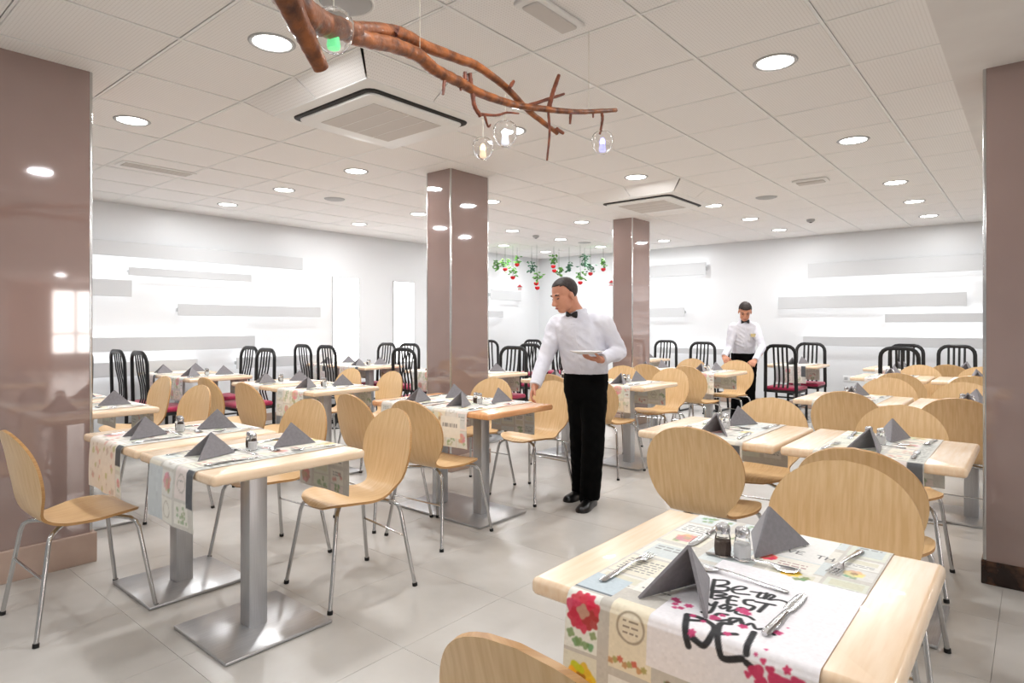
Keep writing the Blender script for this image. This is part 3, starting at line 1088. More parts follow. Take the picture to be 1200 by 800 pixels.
pr.rect(0.215, 0.0, 0.305, vE - 0.11, (160, 180, 150)); pr.blob(0.23, vE - 0.13, 0.02, (112, 84, 60), 0.7); pr.blob(0.29, 0.03, 0.026, (150, 110, 70), 0.6); pr.blob(0.26, vE - 0.15, 0.02, (200, 206, 150), 0.7); pr.lines(0.232, vE - 0.2, 0.28, vE - 0.125, 6, (60, 66, 60))
pr.rect(0.335, 0.0, 0.47, vE - 0.11, (234, 206, 204)); pr.stroke([(0.36, 0.02), (0.38, 0.07), (0.42, 0.09), (0.45, 0.07)], 0.005, (120, 104, 60)); pr.leaf(0.4, 0.06, 0.01)
# left column going up the top
pr.rect(0.0, vE + 0.02, 0.085, vE + 0.1, (196, 208, 214)); pr.rect(0.0, vE + 0.012, 0.085, vE + 0.02, (120, 128, 134))
pr.rect(0.1, vE + 0.07, 0.2, vE + 0.15, (240, 238, 230)); pr.blob(0.15, vE + 0.11, 0.012, (96, 96, 98), 0.8); pr.lines(0.11, vE + 0.085, 0.19, vE + 0.1, 1)
# the white lettered patch
pw0 = uv_px(155, 300)[0]
pr.rect(pw0, vE - 0.095, 0.47, vE + 0.345, (243, 240, 243))
ink = (52, 52, 54)
pink = (206, 72, 122)
for pts, wd in [
        ([(520, 118), (503, 190)], .010), ([(525, 120), (598, 126), (603, 148), (535, 160), (604, 168), (596, 190), (515, 190)], .009),
        ([(632, 184), (700, 182), (722, 170), (682, 162), (634, 178), (652, 205), (740, 216)], .008),
        ([(755, 196), (842, 208)], .007), ([(818, 202), (796, 232), (846, 238)], .008), ([(858, 206), (838, 242), (880, 216), (905, 226), (868, 248), (930, 250), (985, 266), (1000, 292), (1042, 300)], .008),
        ([(505, 196), (498, 236)], .009), ([(505, 200), (570, 204), (592, 216), (530, 222), (600, 234), (520, 244)], .009),
        ([(668, 232), (622, 226), (604, 272), (655, 284)], .009), ([(614, 250), (656, 256)], .008), ([(766, 252), (716, 252), (718, 276), (774, 294), (742, 316), (702, 302)], .009),
        ([(786, 262), (905, 284)], .009), ([(858, 276), (804, 326)], .010),
        ([(470, 266), (500, 286), (532, 264)], .008), ([(532, 264), (492, 328), (440, 330)], .009), ([(562, 290), (592, 280), (602, 298), (566, 306), (552, 292)], .008),
        ([(622, 294), (604, 322), (650, 316), (690, 300), (654, 334), (736, 358), (770, 378)], .008),
        ([(600, 346), (542, 340), (515, 364), (540, 384), (600, 380)], .009), ([(684, 372), (622, 370), (622, 398), (684, 378), (692, 402)], .009),
        ([(700, 396), (700, 420), (758, 404), (786, 438), (848, 440), (902, 476)], .008),
        ([(342, 348), (320, 470)], .014), ([(345, 344), (430, 368), (512, 418), (502, 468), (432, 490), (366, 456)], .013), ([(350, 380), (440, 386)], .011),
        ([(618, 404), (552, 410), (535, 515), (548, 550), (680, 574)], .013), ([(552, 470), (656, 472)], .012), ([(772, 460), (716, 566)], .013), ([(702, 590), (726, 606)], .013)]:
    pr.stroke([tuple(q[:2]) for q in bez([(*uv_px(*p), 0) for p in pts], None)[::4]] + [uv_px(*pts[-1])], wd * 0.86, ink)
for cx, cy, r_ in [(268, 246, .008), (285, 262, .006), (266, 276, .006), (262, 298, .005), (302, 302, .006), (354, 288, .008), (518, 366, .010), (570, 350, .006), (700, 318, .012), (728, 338, .008), (600, 470, .007),
                   (368, 442, .007), (446, 388, .005), (925, 463, .008), (702, 422, .008), (990, 432, .002), (780, 580, .003), (850, 572, .003), (380, 352, .006)]:
    u_, v_ = uv_px(cx, cy)
    pr.blob(u_, v_, r_, pink, 0.95)
for du, dv, r_ in [(0, 0, .026), (-0.03, -0.014, .02), (-0.045, 0.012, .016), (0.024, -0.022, .022), (0.03, 0.016, .014), (-0.02, 0.024, .009), (-0.062, 0.002, .007), (0.01, 0.034, .008), (0.0, -0.036, .016), (-0.034, 0.036, .006)]:
    pr.blob(0.415 + du * 0.85, vE - 0.05 + dv * 0.85, r_ * 0.78, (206, 60, 100), 0.95, 0.35)
# far setting: serif words and flowers
far = vE + TD
pr.rect(0.16, far - 0.2, 0.36, far - 0.02, (240, 238, 234))
GLYPH = {'L': [[(0, 1), (0, 0), (.6, 0)]], 'I': [[(.25, 0), (.25, 1)], [(.05, 0), (.45, 0)], [(.05, 1), (.45, 1)]], 'V': [[(0, 1), (.35, 0), (.7, 1)]],
         'E': [[(.6, 1), (0, 1), (0, 0), (.6, 0)], [(0, .5), (.45, .5)]], 'T': [[(0, 1), (.7, 1)], [(.35, 1), (.35, 0)]], 'H': [[(0, 0), (0, 1)], [(.65, 0), (.65, 1)], [(0, .5), (.65, .5)]],
         'U': [[(0, 1), (0, .2), (.15, 0), (.5, 0), (.65, .2), (.65, 1)]], 'D': [[(0, 0), (0, 1), (.4, .95), (.62, .6), (.62, .4), (.4, .05), (0, 0)]]}
for word, (qx, qy), hh in (('LIVE TH', (899, 643.5), 0.022), ('ITUDE', (905, 634.5), 0.017)):
    p = up(qx, qy, ZT)
    u_, v_ = p[0] - (ACX - 0.235), vE + p[1] - AY0
    for ch in word:
        for st in GLYPH.get(ch, []):
            pr.stroke([(u_ + x_ * hh, v_ + y_ * hh) for x_, y_ in st], 0.0028, (72, 72, 74))
        u_ += hh * 0.95
pr.rect(0.22, vE + 0.38, 0.36, vE + 0.45, (240, 236, 226)); pr.flower(0.25, vE + 0.43, 0.02, (224, 92, 92), (206, 130, 110)); pr.lines(0.28, vE + 0.4, 0.34, vE + 0.43, 2, (170, 130, 130))
pr.flower(0.32, vE + 0.365, 0.02, (236, 196, 84), (180, 120, 40)); pr.leaf(0.34, vE + 0.352, 0.014)
RUN_A = runner_mesh('table_runner', pr)


# ------------------------------------------------------------------ napkin, cutlery, shakers (base at z = 0)
def make_napkin():
    b_ = MB()
    ap = Vector((0, -0.008, 0.098))
    Cc = Vector((0, 0.088, 0.002))
    for s in (-1, 1):
        ft_ = Vector((s * 0.068, -0.086, 0.002))
        nrm = (ft_ - ap).cross(Cc - ap).normalized()
        if nrm.x * s < 0:
            nrm = -nrm
        tri = [ap, ft_, Cc]
        cen = (ap + ft_ + Cc) / 3
        # rounded triangular pad, slightly bulged
        N = 6
        ring = []
        for q in range(3):
            p, q2 = tri[q], tri[(q + 1) % 3]
            for k in range(N):
                ring.append(p.lerp(q2, k / N))
        rs = []
        for off, ins in ((-0.0035, 0.02), (-0.0025, 0.0), (0.0025, 0.0), (0.0035, 0.02)):
            rs.append([tuple(p.lerp(cen, ins) + nrm * (off + 0.004 * (p - cen).length * 0)) for p in ring])
        b_.rings(rs)
    b_.tube([ap + Vector((0, -0.001, -0.002)), ap.lerp(Cc, 0.5) + Vector((0, 0, 0.001)), Cc + Vector((0, 0, 0.002))], 0.0035, 6)
    return b_.mesh('folded_napkin', 'napkin_grey', True, 0.5)


def strip(b_, prof, th):
    """flat tapered strip along y: prof = (y, halfwidth, z)"""
    rs = []
    for y, hw, z in prof:
        rs.append([(hw * math.cos(a), y, z + th * math.sin(a)) for a in [2 * PI * k / 8 for k in range(8)]])
    b_.rings(rs)


def make_fork():
    b_ = MB()
    strip(b_, [(-0.1, 0.004, 0.0025), (-0.095, 0.0085, 0.0028), (-0.06, 0.0075, 0.004), (0.0, 0.0045, 0.008), (0.03, 0.004, 0.009), (0.045, 0.008, 0.008), (0.056, 0.0125, 0.0055), (0.066, 0.0125, 0.0045)], 0.0014)
    for k in range(4):
        x = -0.0105 + 0.007 * k
        b_.tube([(x, 0.063, 0.0045), (x, 0.08, 0.004), (x * 0.95, 0.102, 0.007)], [0.0019, 0.0018, 0.0009], 6)
    return b_.mesh('fork', 'cutlery')


def make_knife():
    b_ = MB()
    strip(b_, [(-0.11, 0.005, 0.004), (-0.1, 0.009, 0.004), (-0.05, 0.0085, 0.004), (-0.005, 0.006, 0.004), (0.005, 0.0055, 0.003)], 0.0035)
    strip(b_, [(0.003, 0.006, 0.003), (0.02, 0.0105, 0.0028), (0.06, 0.0115, 0.0026), (0.095, 0.0095, 0.0026), (0.11, 0.003, 0.0026)], 0.0011)
    return b_.mesh('table_knife', 'cutlery')


def make_spoon():
    b_ = MB()
    strip(b_, [(-0.1, 0.004, 0.0025), (-0.094, 0.008, 0.0028), (-0.05, 0.006, 0.0045), (0.02, 0.0035, 0.0085), (0.04, 0.004, 0.0085), (0.05, 0.01, 0.006), (0.062, 0.0165, 0.0035), (0.078, 0.0185, 0.0028), (0.094, 0.014, 0.0035), (0.104, 0.003, 0.006)], 0.0013)
    return b_.mesh('spoon', 'cutlery')


ME_NAP, ME_FORK, ME_KNIFE, ME_SPOON = make_napkin(), make_fork(), make_knife(), make_spoon()


def make_shaker(inner, name):
    t = thing(name, 'x', 'shaker')
    MB().lathe([(0.016, 0.0), (0.0185, 0.003), (0.0205, 0.022), (0.0185, 0.045), (0.0145, 0.054), (0.0135, 0.056)], 8).build('glass_body', 'glass', t, True, None, 0.3)
    MB().lathe([(0.0145, 0.004), (0.0185, 0.022), (0.0172, 0.036), (0.002, 0.037)], 8).build('filling', inner, t)
    MB().lathe([(0.0155, 0.053), (0.0162, 0.058), (0.0158, 0.068), (0.012, 0.073), (0.002, 0.075)], 16).build('metal_cap', 'cutlery', t)
    return t


SALT, PEPPER = Proto(make_shaker('salt', 'salt_shaker')), Proto(make_shaker('pepper', 'pepper_shaker'))

# ------------------------------------------------------------------ lay out the tables
# key: (x centre, y front, anchor phrase, cloth, detail)   detail 3 = cutlery and shakers, 2 = cutlery, 1 = napkins only
TABLES = {
    'A': (ACX, AY0, 'the table with the lettered BE runner', 'A', 3),
    'B1': (-2.557, 1.0, 'the aisle table by the broad column', 0, 3),
    'B2': (-3.277, 1.0, 'the wall-side table by the broad column', 1, 3),
    'C1': (-4.727, 0.995, 'the first table behind the broad column', 2, 3),
    'C2': (-5.43, 0.995, 'the second table behind the broad column', 4, 2),
    'G': (-3.0775, 2.77, 'the orange-edged table the waiter sets', 3, 3),
    'E1': (-4.74, 2.79, 'the table before the square column', 2, 3),
    'E2': (-5.46, 2.80, 'the table amid the left row', 3, 2),
    'D1': (-6.76, 2.69, 'the left-wall table with magenta-seated chairs', 2, 2),
    'D2': (-7.45, 2.69, 'the table tight against the left wall', 0, 1),
    'LR': (-0.535, 2.86, 'the table before the marble-footed column', 0, 3),
    'LL': (-1.23, 2.85, 'the table joined beside the marble-column table', 4, 3),
    'H1': (-4.77, 4.91, 'the table just behind the square column', 2, 2),
    'H2': (-5.47, 4.91, 'the table hidden beside the square column', 2, 1),
    'F1': (-6.84, 4.86, 'the niche-side table by the left wall', 1, 2),
    'F2': (-7.54, 4.86, 'the table under the wide glowing niche', 4, 1),
    'I1': (-2.91, 4.82, 'the table behind the reaching waiter', 2, 2),
    'I2': (-3.61, 4.82, 'the table between the two inner columns', 4, 2),
    'ML': (-1.035, 4.80, 'the second joined table behind the marble column', 0, 3),
    'MR': (-0.335, 4.80, 'the table half hidden by the marble-footed column', 4, 2),
    'J1': (-2.93, 6.71, 'the table of the badge-wearing waiter', 2, 2),
    'J2': (-3.63, 6.71, 'the table next to the badge-wearing waiter', 2, 1),
    'NL': (-1.155, 7.20, 'the third joined table towards the back wall', 4, 2),
    'NR': (-0.455, 7.20, 'the third table behind the marble column', 0, 1),
    'K': (-2.52, 8.73, 'the small back-wall table between black chairs', 0, 1),
    'OL': (-1.33, 8.74, 'the back-wall table left of the last oval chair', 1, 1),
    'OR': (-0.63, 8.74, 'the back-wall table behind the marble column', 4, 1),
    'P': (-4.86, 8.70, 'the back-wall table behind the slim column', 2, 1),
}


def setting(cx, cy, sgn, anchor, detail, rot0, side, lettered=False):
    """one cover; sgn = +1 when the diner sits at the near side, -1 at the back-wall side"""
    zt = ZT + 0.004
    jx, jr = random.uniform(-0.02, 0.02), random.uniform(-0.25, 0.25)
    R = 0.0 if sgn > 0 else PI
    yn = cy - sgn * 0.165 - (0.03 if lettered and sgn > 0 else 0)
    o = link('folded_napkin', ME_NAP, None, (cx + (0.0 if lettered else jx), yn, zt - 0.0015), R + (0 if lettered else jr))
    tag(o, 'dark grey folded napkin on %s, %s side' % (anchor, side), 'napkin', 'folded grey napkins')
    if detail >= 2:
        for nm, me, dx, dy, rr in (('fork', ME_FORK, -0.165, -0.02, -0.1), ('table_knife', ME_KNIFE, 0.15, 0.0, 0.05), ('spoon', ME_SPOON, 0.0, 0.12, PI / 2 + 0.1)):
            if nm == 'spoon' and detail < 3:
                continue
            if lettered and sgn > 0:
                dx, dy, rr = {'fork': (-0.16, 0.035, -0.08), 'table_knife': (0.172, 0.03, 0.02), 'spoon': (0.05, 0.135, PI / 2 - 0.1)}[nm]
            o = link(nm, me, None, (cx + sgn * dx, yn + sgn * dy, zt - 0.001), R + rr + random.uniform(-0.05, 0.05))
            tag(o, 'steel %s on %s, %s side' % (nm.replace('_', ' '), anchor, side), nm.split('_')[-1], nm.replace('_', ' ') + 's laid on the runners')


for key, (tx, ty, anchor, cloth, detail) in TABLES.items():
    cy = ty + (TD / 2 if key == 'A' else 0.34)
    if key == 'G':
        T_WIDE.place((tx, cy, 0), 0, 'wide orange-edged wooden table on two steel posts, tended by a waiter', 'wooden dining tables')
        for s, nm in ((-0.24, 'column end'), (0.25 - 0.11 + 0.0, 'waiter end')):
            xr = tx + (s if s < 0 else 0.19)
            o = link('table_runner', RUN[3] if s > 0 else RUN[2], None, (xr, cy, 0))
            tag(o, 'printed patchwork runner across %s, %s' % (anchor, nm), 'runner', 'patchwork table runners')
            for sgn, sd in ((1, 'near'), (-1, 'back-wall')):
                setting(xr, cy, sgn, anchor, 3 if s > 0 else 2, 0, '%s %s' % (nm, sd))
        xs_ = [tx + 0.19]
    else:
        T_STD.place((tx, cy, 0), 0, 'square light wood table: %s' % anchor, 'wooden dining tables')
        o = link('table_runner', RUN_A if cloth == 'A' else RUN[cloth], None, (tx, cy, 0))
        if cloth == 'A':
            tag(o, 'patchwork runner lettered Be the BEST you can BE on the front table', 'runner', 'patchwork table runners')
        else:
            tag(o, 'printed patchwork runner across %s' % anchor, 'runner', 'patchwork table runners')
        for sgn, sd in ((1, 'open'), (-1, 'back-wall')):
            setting(tx + (-0.035 if cloth == 'A' and sgn > 0 else 0), cy, sgn, anchor, detail, 0, sd, cloth == 'A')
        xs_ = [tx]
    if detail >= 2:
        for x_ in xs_:
            a = 0.3 + random.uniform(-0.4, 0.4)
            if key == 'A':
                pp, ps = up(847, 652, ZT), up(870, 657, ZT)
            else:
                pp, ps = (x_ - 0.03 - 0.02, cy + 0.01), (x_ + 0.02 - 0.02, cy - 0.005)
            PEPPER.place((pp[0], pp[1], ZT + 0.003), a, 'glass pepper shaker with steel cap on %s' % anchor, 'pepper shakers')
            SALT.place((ps[0], ps[1], ZT + 0.003), a, 'glass salt shaker with steel cap on %s' % anchor, 'salt shakers')

# ------------------------------------------------------------------ chairs: (x, y, side, turn, anchor key); side N faces the back wall, S faces the camera side
OV = [(-0.54, 0.93, 'N', 0, 'A'), (-0.46, 1.96, 'S', 3, 'A'),
      (-3.285, 0.91, 'N', 2, None), (-2.6, 1.86, 'S', -7, 'B1'), (-3.27, 1.81, 'S', 4, 'B2'),
      (-5.68, 1.93, 'S', 0, 'C2'), (-4.64, 1.78, 'S', 4, 'C1'),
      (-5.34, 2.63, 'N', 0, 'E2'), (-4.64, 2.61, 'N', 0, 'E1'), (-5.3, 3.55, 'S', 0, 'E2'), (-4.7, 3.57, 'S', -6, 'E1'),
      (-3.34, 2.65, 'N', -4, 'G'), (-2.82, 2.67, 'N', 3, 'G2'), (-3.42, 3.62, 'S', 4, 'G3'), (-2.93, 3.73, 'S', -4, 'G4'),
      (-1.16, 2.81, 'N', 3, 'LL'), (-0.5, 2.75, 'N', 0, 'LR'), (-1.22, 3.63, 'S', 0, 'LL'), (-0.56, 3.72, 'S', 2, 'LR'),
      (-3.35, 4.76, 'N', 3, 'I2'), (-2.88, 4.75, 'N', 0, 'I1'), (-2.85, 5.64, 'S', -4, 'I1'), (-3.4, 5.69, 'S', 5, 'I2'),
      (-0.98, 4.84, 'N', 0, 'ML'), (-0.375, 4.84, 'N', 2, 'MR'), (-0.95, 5.74, 'S', 0, 'ML'), (-0.43, 5.62, 'S', 0, 'MR'),
      (-2.87, 6.6, 'N', -4, 'J1'), (-3.37, 6.6, 'N', 0, 'J2'), (-2.85, 7.51, 'S', 3, 'J1'), (-3.46, 7.55, 'S', 0, 'J2'),
      (-0.98, 6.9, 'N', 0, 'NL'), (-0.42, 6.95, 'N', 0, 'NR'), (-0.99, 7.9, 'S', 0, 'NL'), (-0.45, 7.9, 'S', 0, 'NR'),
      (-0.76, 8.68, 'N', 0, 'OR')]
GN = {'G': 'column end near', 'G2': 'waiter end near', 'G3': 'column end back-wall', 'G4': 'beside the reaching waiter'}
for x, y, sd, turn, key in OV:
    if key is None:
        lb = 'lone oval-backed beech chair standing by the broad column plinth'
    elif key == 'A':
        lb = 'oval-backed beech chair at %s, %s side' % (TABLES['A'][2], 'open' if sd == 'N' else 'back-wall')
    elif key in GN:
        lb = 'oval-backed beech chair at the orange-edged table, %s' % GN[key]
    else:
        lb = 'oval-backed beech chair at %s, %s side' % (TABLES[key][2], 'open' if sd == 'N' else 'back-wall')
    OVAL.place((x, y, 0), (0 if sd == 'N' else PI) + math.radians(turn), lb, 'oval-backed beech chairs')

BK = [(-7.28, 2.56, 'N', 0, 'at the table tight against the left wall, open side'), (-6.70, 2.56, 'N', 0, 'at the left-wall table by the broad column, open side'),
      (-6.98, 1.76, 'S', 0, 'half hidden behind the broad column'),
      (-7.2, 3.5, 'S', 0, 'against the low light panel, wall end of its table'), (-6.45, 3.3, 'S', 0, 'against the low light panel, aisle end of its table'),
      (-7.38, 4.75, 'N', 0, 'before the wide niche, wall end'), (-6.84, 4.75, 'N', 0, 'before the wide niche, aisle end'),
      (-7.15, 5.52, 'S', 0, 'between the two glowing niches'), (-6.68, 5.55, 'S', 5, 'in front of the slim glowing niche'),
      (-5.42, 4.8, 'N', 0, 'overlapping another in front of the slim niche'), (-6.2, 5.65, 'S', 0, 'peeking out beside the square column'),
      (-6.95, 7.75, 'S', 60, 'turned sideways just right of the square column'), (-6.75, 8.4, 'S', 0, 'behind others below the first roses'),
      (-4.8, 5.55, 'S', 3, 'at the table just behind the square column'), (-5.32, 6.95, 'N', 0, 'behind the square-column table, partly hidden'),
      (-6.55, 9.0, 'S', 0, 'near the room corner behind the waiter arm'), (-4.82, 6.9, 'N', 0, 'mostly hidden behind the reaching waiter'),
      (-4.78, 9.5, 'S', 0, 'just right of the slim column by the back wall'), (-3.88, 8.9, 'S', 0, 'alone behind the oval chair at the back wall'),
      (-3.41, 9.2, 'S', 0, 'hidden behind the badge-wearing waiter'),
      (-2.56, 8.72, 'N', -3, 'whole in view, back towards the aisle tables'), (-2.52, 9.52, 'S', 0, 'at the small back-wall table, wall side'),
      (-1.23, 8.66, 'N', 0, 'before the lowest back-wall panel, open side'), (-1.34, 9.56, 'S', 0, 'behind another at the lowest back-wall panel'),
      (-0.79, 9.53, 'S', 0, 'at the back wall nearest the marble-footed column')]
for x, y, sd, turn, lb in BK:
    BLACK.place((x, y, 0), (0 if sd == 'N' else PI) + math.radians(turn), 'black slat-back chair ' + lb, 'black slat-back chairs')


# ------------------------------------------------------------------ waiters
def fuse(mb, name, mats, voxel=0.006, it=4, parent=None, folds=0.0):
    """one continuous surface from overlapping closed pieces"""
    me = bpy.data.meshes.new('tmp')
    me.from_pydata(mb.v, [], mb.f)
    bm = bmesh.new(); bm.from_mesh(me)
    bmesh.ops.recalc_face_normals(bm, faces=bm.faces)
    bm.to_mesh(me); bm.free()
    o = bpy.data.objects.new('tmp', me)
    COL.objects.link(o)
    rm = o.modifiers.new('r', 'REMESH'); rm.mode = 'VOXEL'; rm.voxel_size = voxel; rm.use_smooth_shade = True
    sm = o.modifiers.new('s', 'SMOOTH'); sm.factor = 0.5; sm.iterations = it
    dg = bpy.context.evaluated_depsgraph_get()
    res = bpy.data.meshes.new_from_object(o.evaluated_get(dg))
    bpy.data.objects.remove(o); bpy.data.meshes.remove(me)
    res.name = name
    res.materials.clear()
    res.materials.append(M[mats])
    res.polygons.foreach_set('use_smooth', np.ones(len(res.polygons), bool))
    if folds:
        K = len(res.vertices)
        co, no = np.empty(K * 3, np.float32), np.empty(K * 3, np.float32)
        res.vertices.foreach_get('co', co)
        res.vertex_normals.foreach_get('vector', no)
        co, no = co.reshape(-1, 3), no.reshape(-1, 3)
        from mathutils import noise
        d = np.array([0.55 - abs(noise.noise(Vector((p[0] * 9 + p[2] * 5, p[1] * 9 - p[2] * 4, p[2] * 15 + p[0] * 8)))) * 2 + 0.5 * noise.noise(Vector((p[0] * 24, p[1] * 24, p[2] * 30))) for p in co])
        co += no * (d * folds)[:, None]
        res.vertices.foreach_set('co', co.ravel().astype(np.float32))
        res.update()
    return link(name, res, parent)


def oval_loft(mb, secs, S, F, n_=22):
    rs = []
    for c_, hs, hf in secs:
        c_ = Vector(c_)
        ring = []
        for k in range(n_):
            a = 2 * PI * k / n_
            ca, sa = math.cos(a), math.sin(a)
            q = (abs(ca) ** 2.4 + abs(sa) ** 2.4) ** (-1 / 2.4)
            ring.append(tuple(c_ + S * (hs * ca * q) + F * (hf * sa * q)))
        rs.append(ring)
    mb.rings(rs)


def limb(mb, pts, rad, n_=14):
    cp = bez(pts, None)
    K = len(cp)
    seg = len(pts) - 1
    rr = []
    for i in range(K):
        q = min(i / 24, seg - 1e-6)
        a = int(q)
        rr.append(rad[a] + (rad[a + 1] - rad[a]) * smooth01(q - a))
    mb.tube(cp[::4] + ([cp[-1]] if (K - 1) % 4 else []), rr[::4] + ([rr[-1]] if (K - 1) % 4 else []), n_)


def hand(mb, wrist, d, n_, side, curl, sz=1.0, spread=1.0):
    """palm, four unequal fingers and a thumb; d = along the hand, n_ = direction the palm faces"""
    d = Vector(d).normalized(); n_ = Vector(n_); n_ = (n_ - d * n_.dot(d)).normalized()
    t = d.cross(n_) * side
    R = Matrix((d, t, n_)).transposed()
    mb.ell(wrist + d * 0.05 * sz, 0.052 * sz, 0.041 * sz, 0.017 * sz, R, 14, 10)
    mb.tube([wrist - d * 0.03, wrist + d * 0.03 * sz], [0.026 * sz, 0.027 * sz], 12)
    for k in range(4):
        p = wrist + d * 0.085 * sz + t * ((0.032 - 0.0215 * k) * sz)
        L = [0.068, 0.078, 0.072, 0.056][k] * sz
        dd = (d + t * (0.12 - 0.08 * k) * spread).normalized()
        pts = [p - dd * 0.02, p]
        ang = 0.0
        for frac, cu in ((0.45, curl[0]), (0.3, curl[1]), (0.25, curl[2])):
            ang += cu * (1 + 0.06 * k)
            p = p + (dd * math.cos(ang) + n_ * math.sin(ang)) * (L * frac)
            pts.append(p)
        mb.tube(pts, [0.0095 * sz, 0.0095 * sz, 0.0088 * sz, 0.008 * sz, 0.006 * sz], 10)
    p = wrist + d * 0.028 * sz + t * 0.03 * sz
    td = (d * 0.62 + t * 0.62 + n_ * 0.35).normalized()
    mb.tube([p - td * 0.02, p + td * 0.03 * sz, p + td * 0.05 * sz + (d * 0.8 + n_ * 0.4) * 0.014 * sz, p + td * 0.055 * sz + (d + n_ * 0.5) * 0.03 * sz], [0.014 * sz, 0.0115 * sz, 0.010 * sz, 0.007 * sz], 10)


def person(Q):
    r0, Z0 = Q['r0'], Q['Z']
    root = thing('person', Q['label'], 'person', (r0 * CT - Z0 * ST, r0 * ST + Z0 * CT, 0), TH)
    up_ = Vector((0, 0, 1))
    F = Vector((*Q['face'], 0)).normalized()
    S = up_.cross(F) * 1.0                     # his left
    V_ = Vector

    def sec(z):
        zs = [q[0] for q in Q['spine']]
        i = 0
        while i < len(zs) - 2 and zs[i + 1] < z:
            i += 1
        a, b_ = Q['spine'][i], Q['spine'][i + 1]
        t = (z - a[0]) / (b_[0] - a[0])
        return V_((a[1] + (b_[1] - a[1]) * t, a[2] + (b_[2] - a[2]) * t, z))
    sk = Q['scale']
    # ---- head frame
    HC = V_(Q['head'])
    f = V_(Q['look']).normalized()
    u = V_(Q['crown']); u = (u - f * u.dot(f)).normalized()
    s = u.cross(f)
    hp = lambda a, b_, c_: HC + f * a * sk + s * b_ * sk + u * c_ * sk
    RH = Matrix((f, s, u)).transposed()
    e3 = lambda mb, p, a, b_, c_: mb.ell(p, a * sk, b_ * sk, c_ * sk, RH, 20, 14)
    body = MB()
    e3(body, hp(-0.012, 0, 0.035), 0.094, 0.075, 0.084)
    e3(body, hp(0.026, 0, -0.02), 0.066, 0.062, 0.085)
    e3(body, hp(0.05, 0, -0.085), 0.034, 0.038, 0.027)
    e3(body, hp(0.03, 0.03, -0.06), 0.04, 0.028, 0.035)
    e3(body, hp(0.03, -0.03, -0.06), 0.04, 0.028, 0.035)
    e3(body, hp(0.074, 0.0, 0.026), 0.016, 0.05, 0.012)
    body.tube([hp(0.082, 0, 0.02), hp(0.1, 0, -0.01), hp(0.112, 0, -0.03), hp(0.098, 0, -0.04)], [0.008 * sk, 0.01 * sk, 0.0145 * sk, 0.009 * sk], 10)
    e3(body, hp(0.092, 0.012, -0.034), 0.012, 0.009, 0.008)
    e3(body, hp(0.092, -0.012, -0.034), 0.012, 0.009, 0.008)
    e3(body, hp(0.084, 0, -0.058), 0.012, 0.024, 0.007)
    e3(body, hp(0.083, 0, -0.068), 0.012, 0.021, 0.007)
    for sg in (-1, 1):
        e3(body, hp(-0.01, sg * 0.076, -0.012), 0.018, 0.009, 0.031)
    nb = sec(Q['neck_z'])
    limb(body, [hp(-0.03, 0, -0.03), hp(-0.035, 0, -0.085), nb + V_((0, 0, 0.0)), nb - V_((0, 0, 0.06))], [0.056, 0.052, 0.054, 0.05])
    z0 = Q['waist_z']
    limb(body, [sec(z0 - 0.12), sec(z0 + 0.1), sec(Q['neck_z'] - 0.1), nb], [0.09, 0.085, 0.075, 0.045])
    for arm in ('L', 'R'):
        sh, el, wr = [V_(p) for p in Q['arm' + arm]]
        limb(body, [sh, el, wr], [0.045, 0.036, 0.027])
        limb(body, [sec(sh.z - 0.02), sh], [0.06, 0.045])
        h_ = Q['hand' + arm]
        hand(body, wr, h_['d'], h_['n'], 1 if arm == 'R' else -1, h_['curl'], h_.get('sz', 0.95))
    for leg in ('L', 'R'):
        hi, kn, an = [V_(p) for p in Q['leg' + leg]]
        limb(body, [sec(z0 - 0.1), hi, kn, an, an - V_((0, 0, 0.03))], [0.08, 0.075, 0.048, 0.035, 0.03])
    fuse(body, 'body', Q['skin'], 0.0055, 3, root)
    # ---- eyes, brows, lips, hair
    for sg in (-1, 1):
        ey = MB().ell(hp(0.078, sg * 0.029, 0.002), 0.009 * sk, 0.013 * sk, 0.004 * sk, RH).build('eye', 'eye', root)
        MB().tube([hp(0.083, sg * 0.012, 0.024), hp(0.087, sg * 0.03, 0.03), hp(0.074, sg * 0.05, 0.024)], [0.004 * sk, 0.005 * sk, 0.003 * sk], 8).build('eyebrow', 'hair', root)
    MB().ell(hp(0.0935, 0, -0.063), 0.005 * sk, 0.02 * sk, 0.006 * sk, RH).build('lips', 'lip', root)
    hb = MB()
    nu, nv = 96, 72
    hl = Q['hairline']
    pts, keep = [], []
    for i in range(nv + 1):
        a = PI * i / nv
        for k in range(nu):
            q = V_((0.1 * math.sin(a) * math.cos(2 * PI * k / nu), 0.0815 * math.sin(a) * math.sin(2 * PI * k / nu), 0.09 * math.cos(a)))
            q.x += -0.016; q.z += 0.038
            pts.append(q)
    fs_ = []
    for i in range(nv):
        for k in range(nu):
            ids = (i * nu + k, i * nu + (k + 1) % nu, (i + 1) * nu + (k + 1) % nu, (i + 1) * nu + k)
            c_ = sum((pts[j] for j in ids), V_((0, 0, 0))) / 4
            lim = hl[0] if c_.x > 0.03 else (hl[1] + (hl[0] - hl[1]) * smooth01((c_.x + 0.02) / 0.05) if c_.x > -0.02 else hl[1] + (-0.075 - hl[1]) * smooth01((-0.02 - c_.x) / 0.03))
            if abs(c_.y) < 0.05 and c_.x > 0.03:
                lim = max(lim, hl[2])
            if c_.z > lim:
                fs_.append(ids)
    hb.add([hp(q.x, q.y, q.z) for q in pts], fs_)
    ho = hb.build('hair', 'hair', root)
    so_ = ho.modifiers.new('thick', 'SOLIDIFY'); so_.thickness = 0.012 * sk; so_.offset = -1
    # ---- shirt
    sh_ = MB()
    oval_loft(sh_, [(sec(z), hs * Q['wide'], hf * Q['wide']) for z, hs, hf in Q['torso']], S, F)
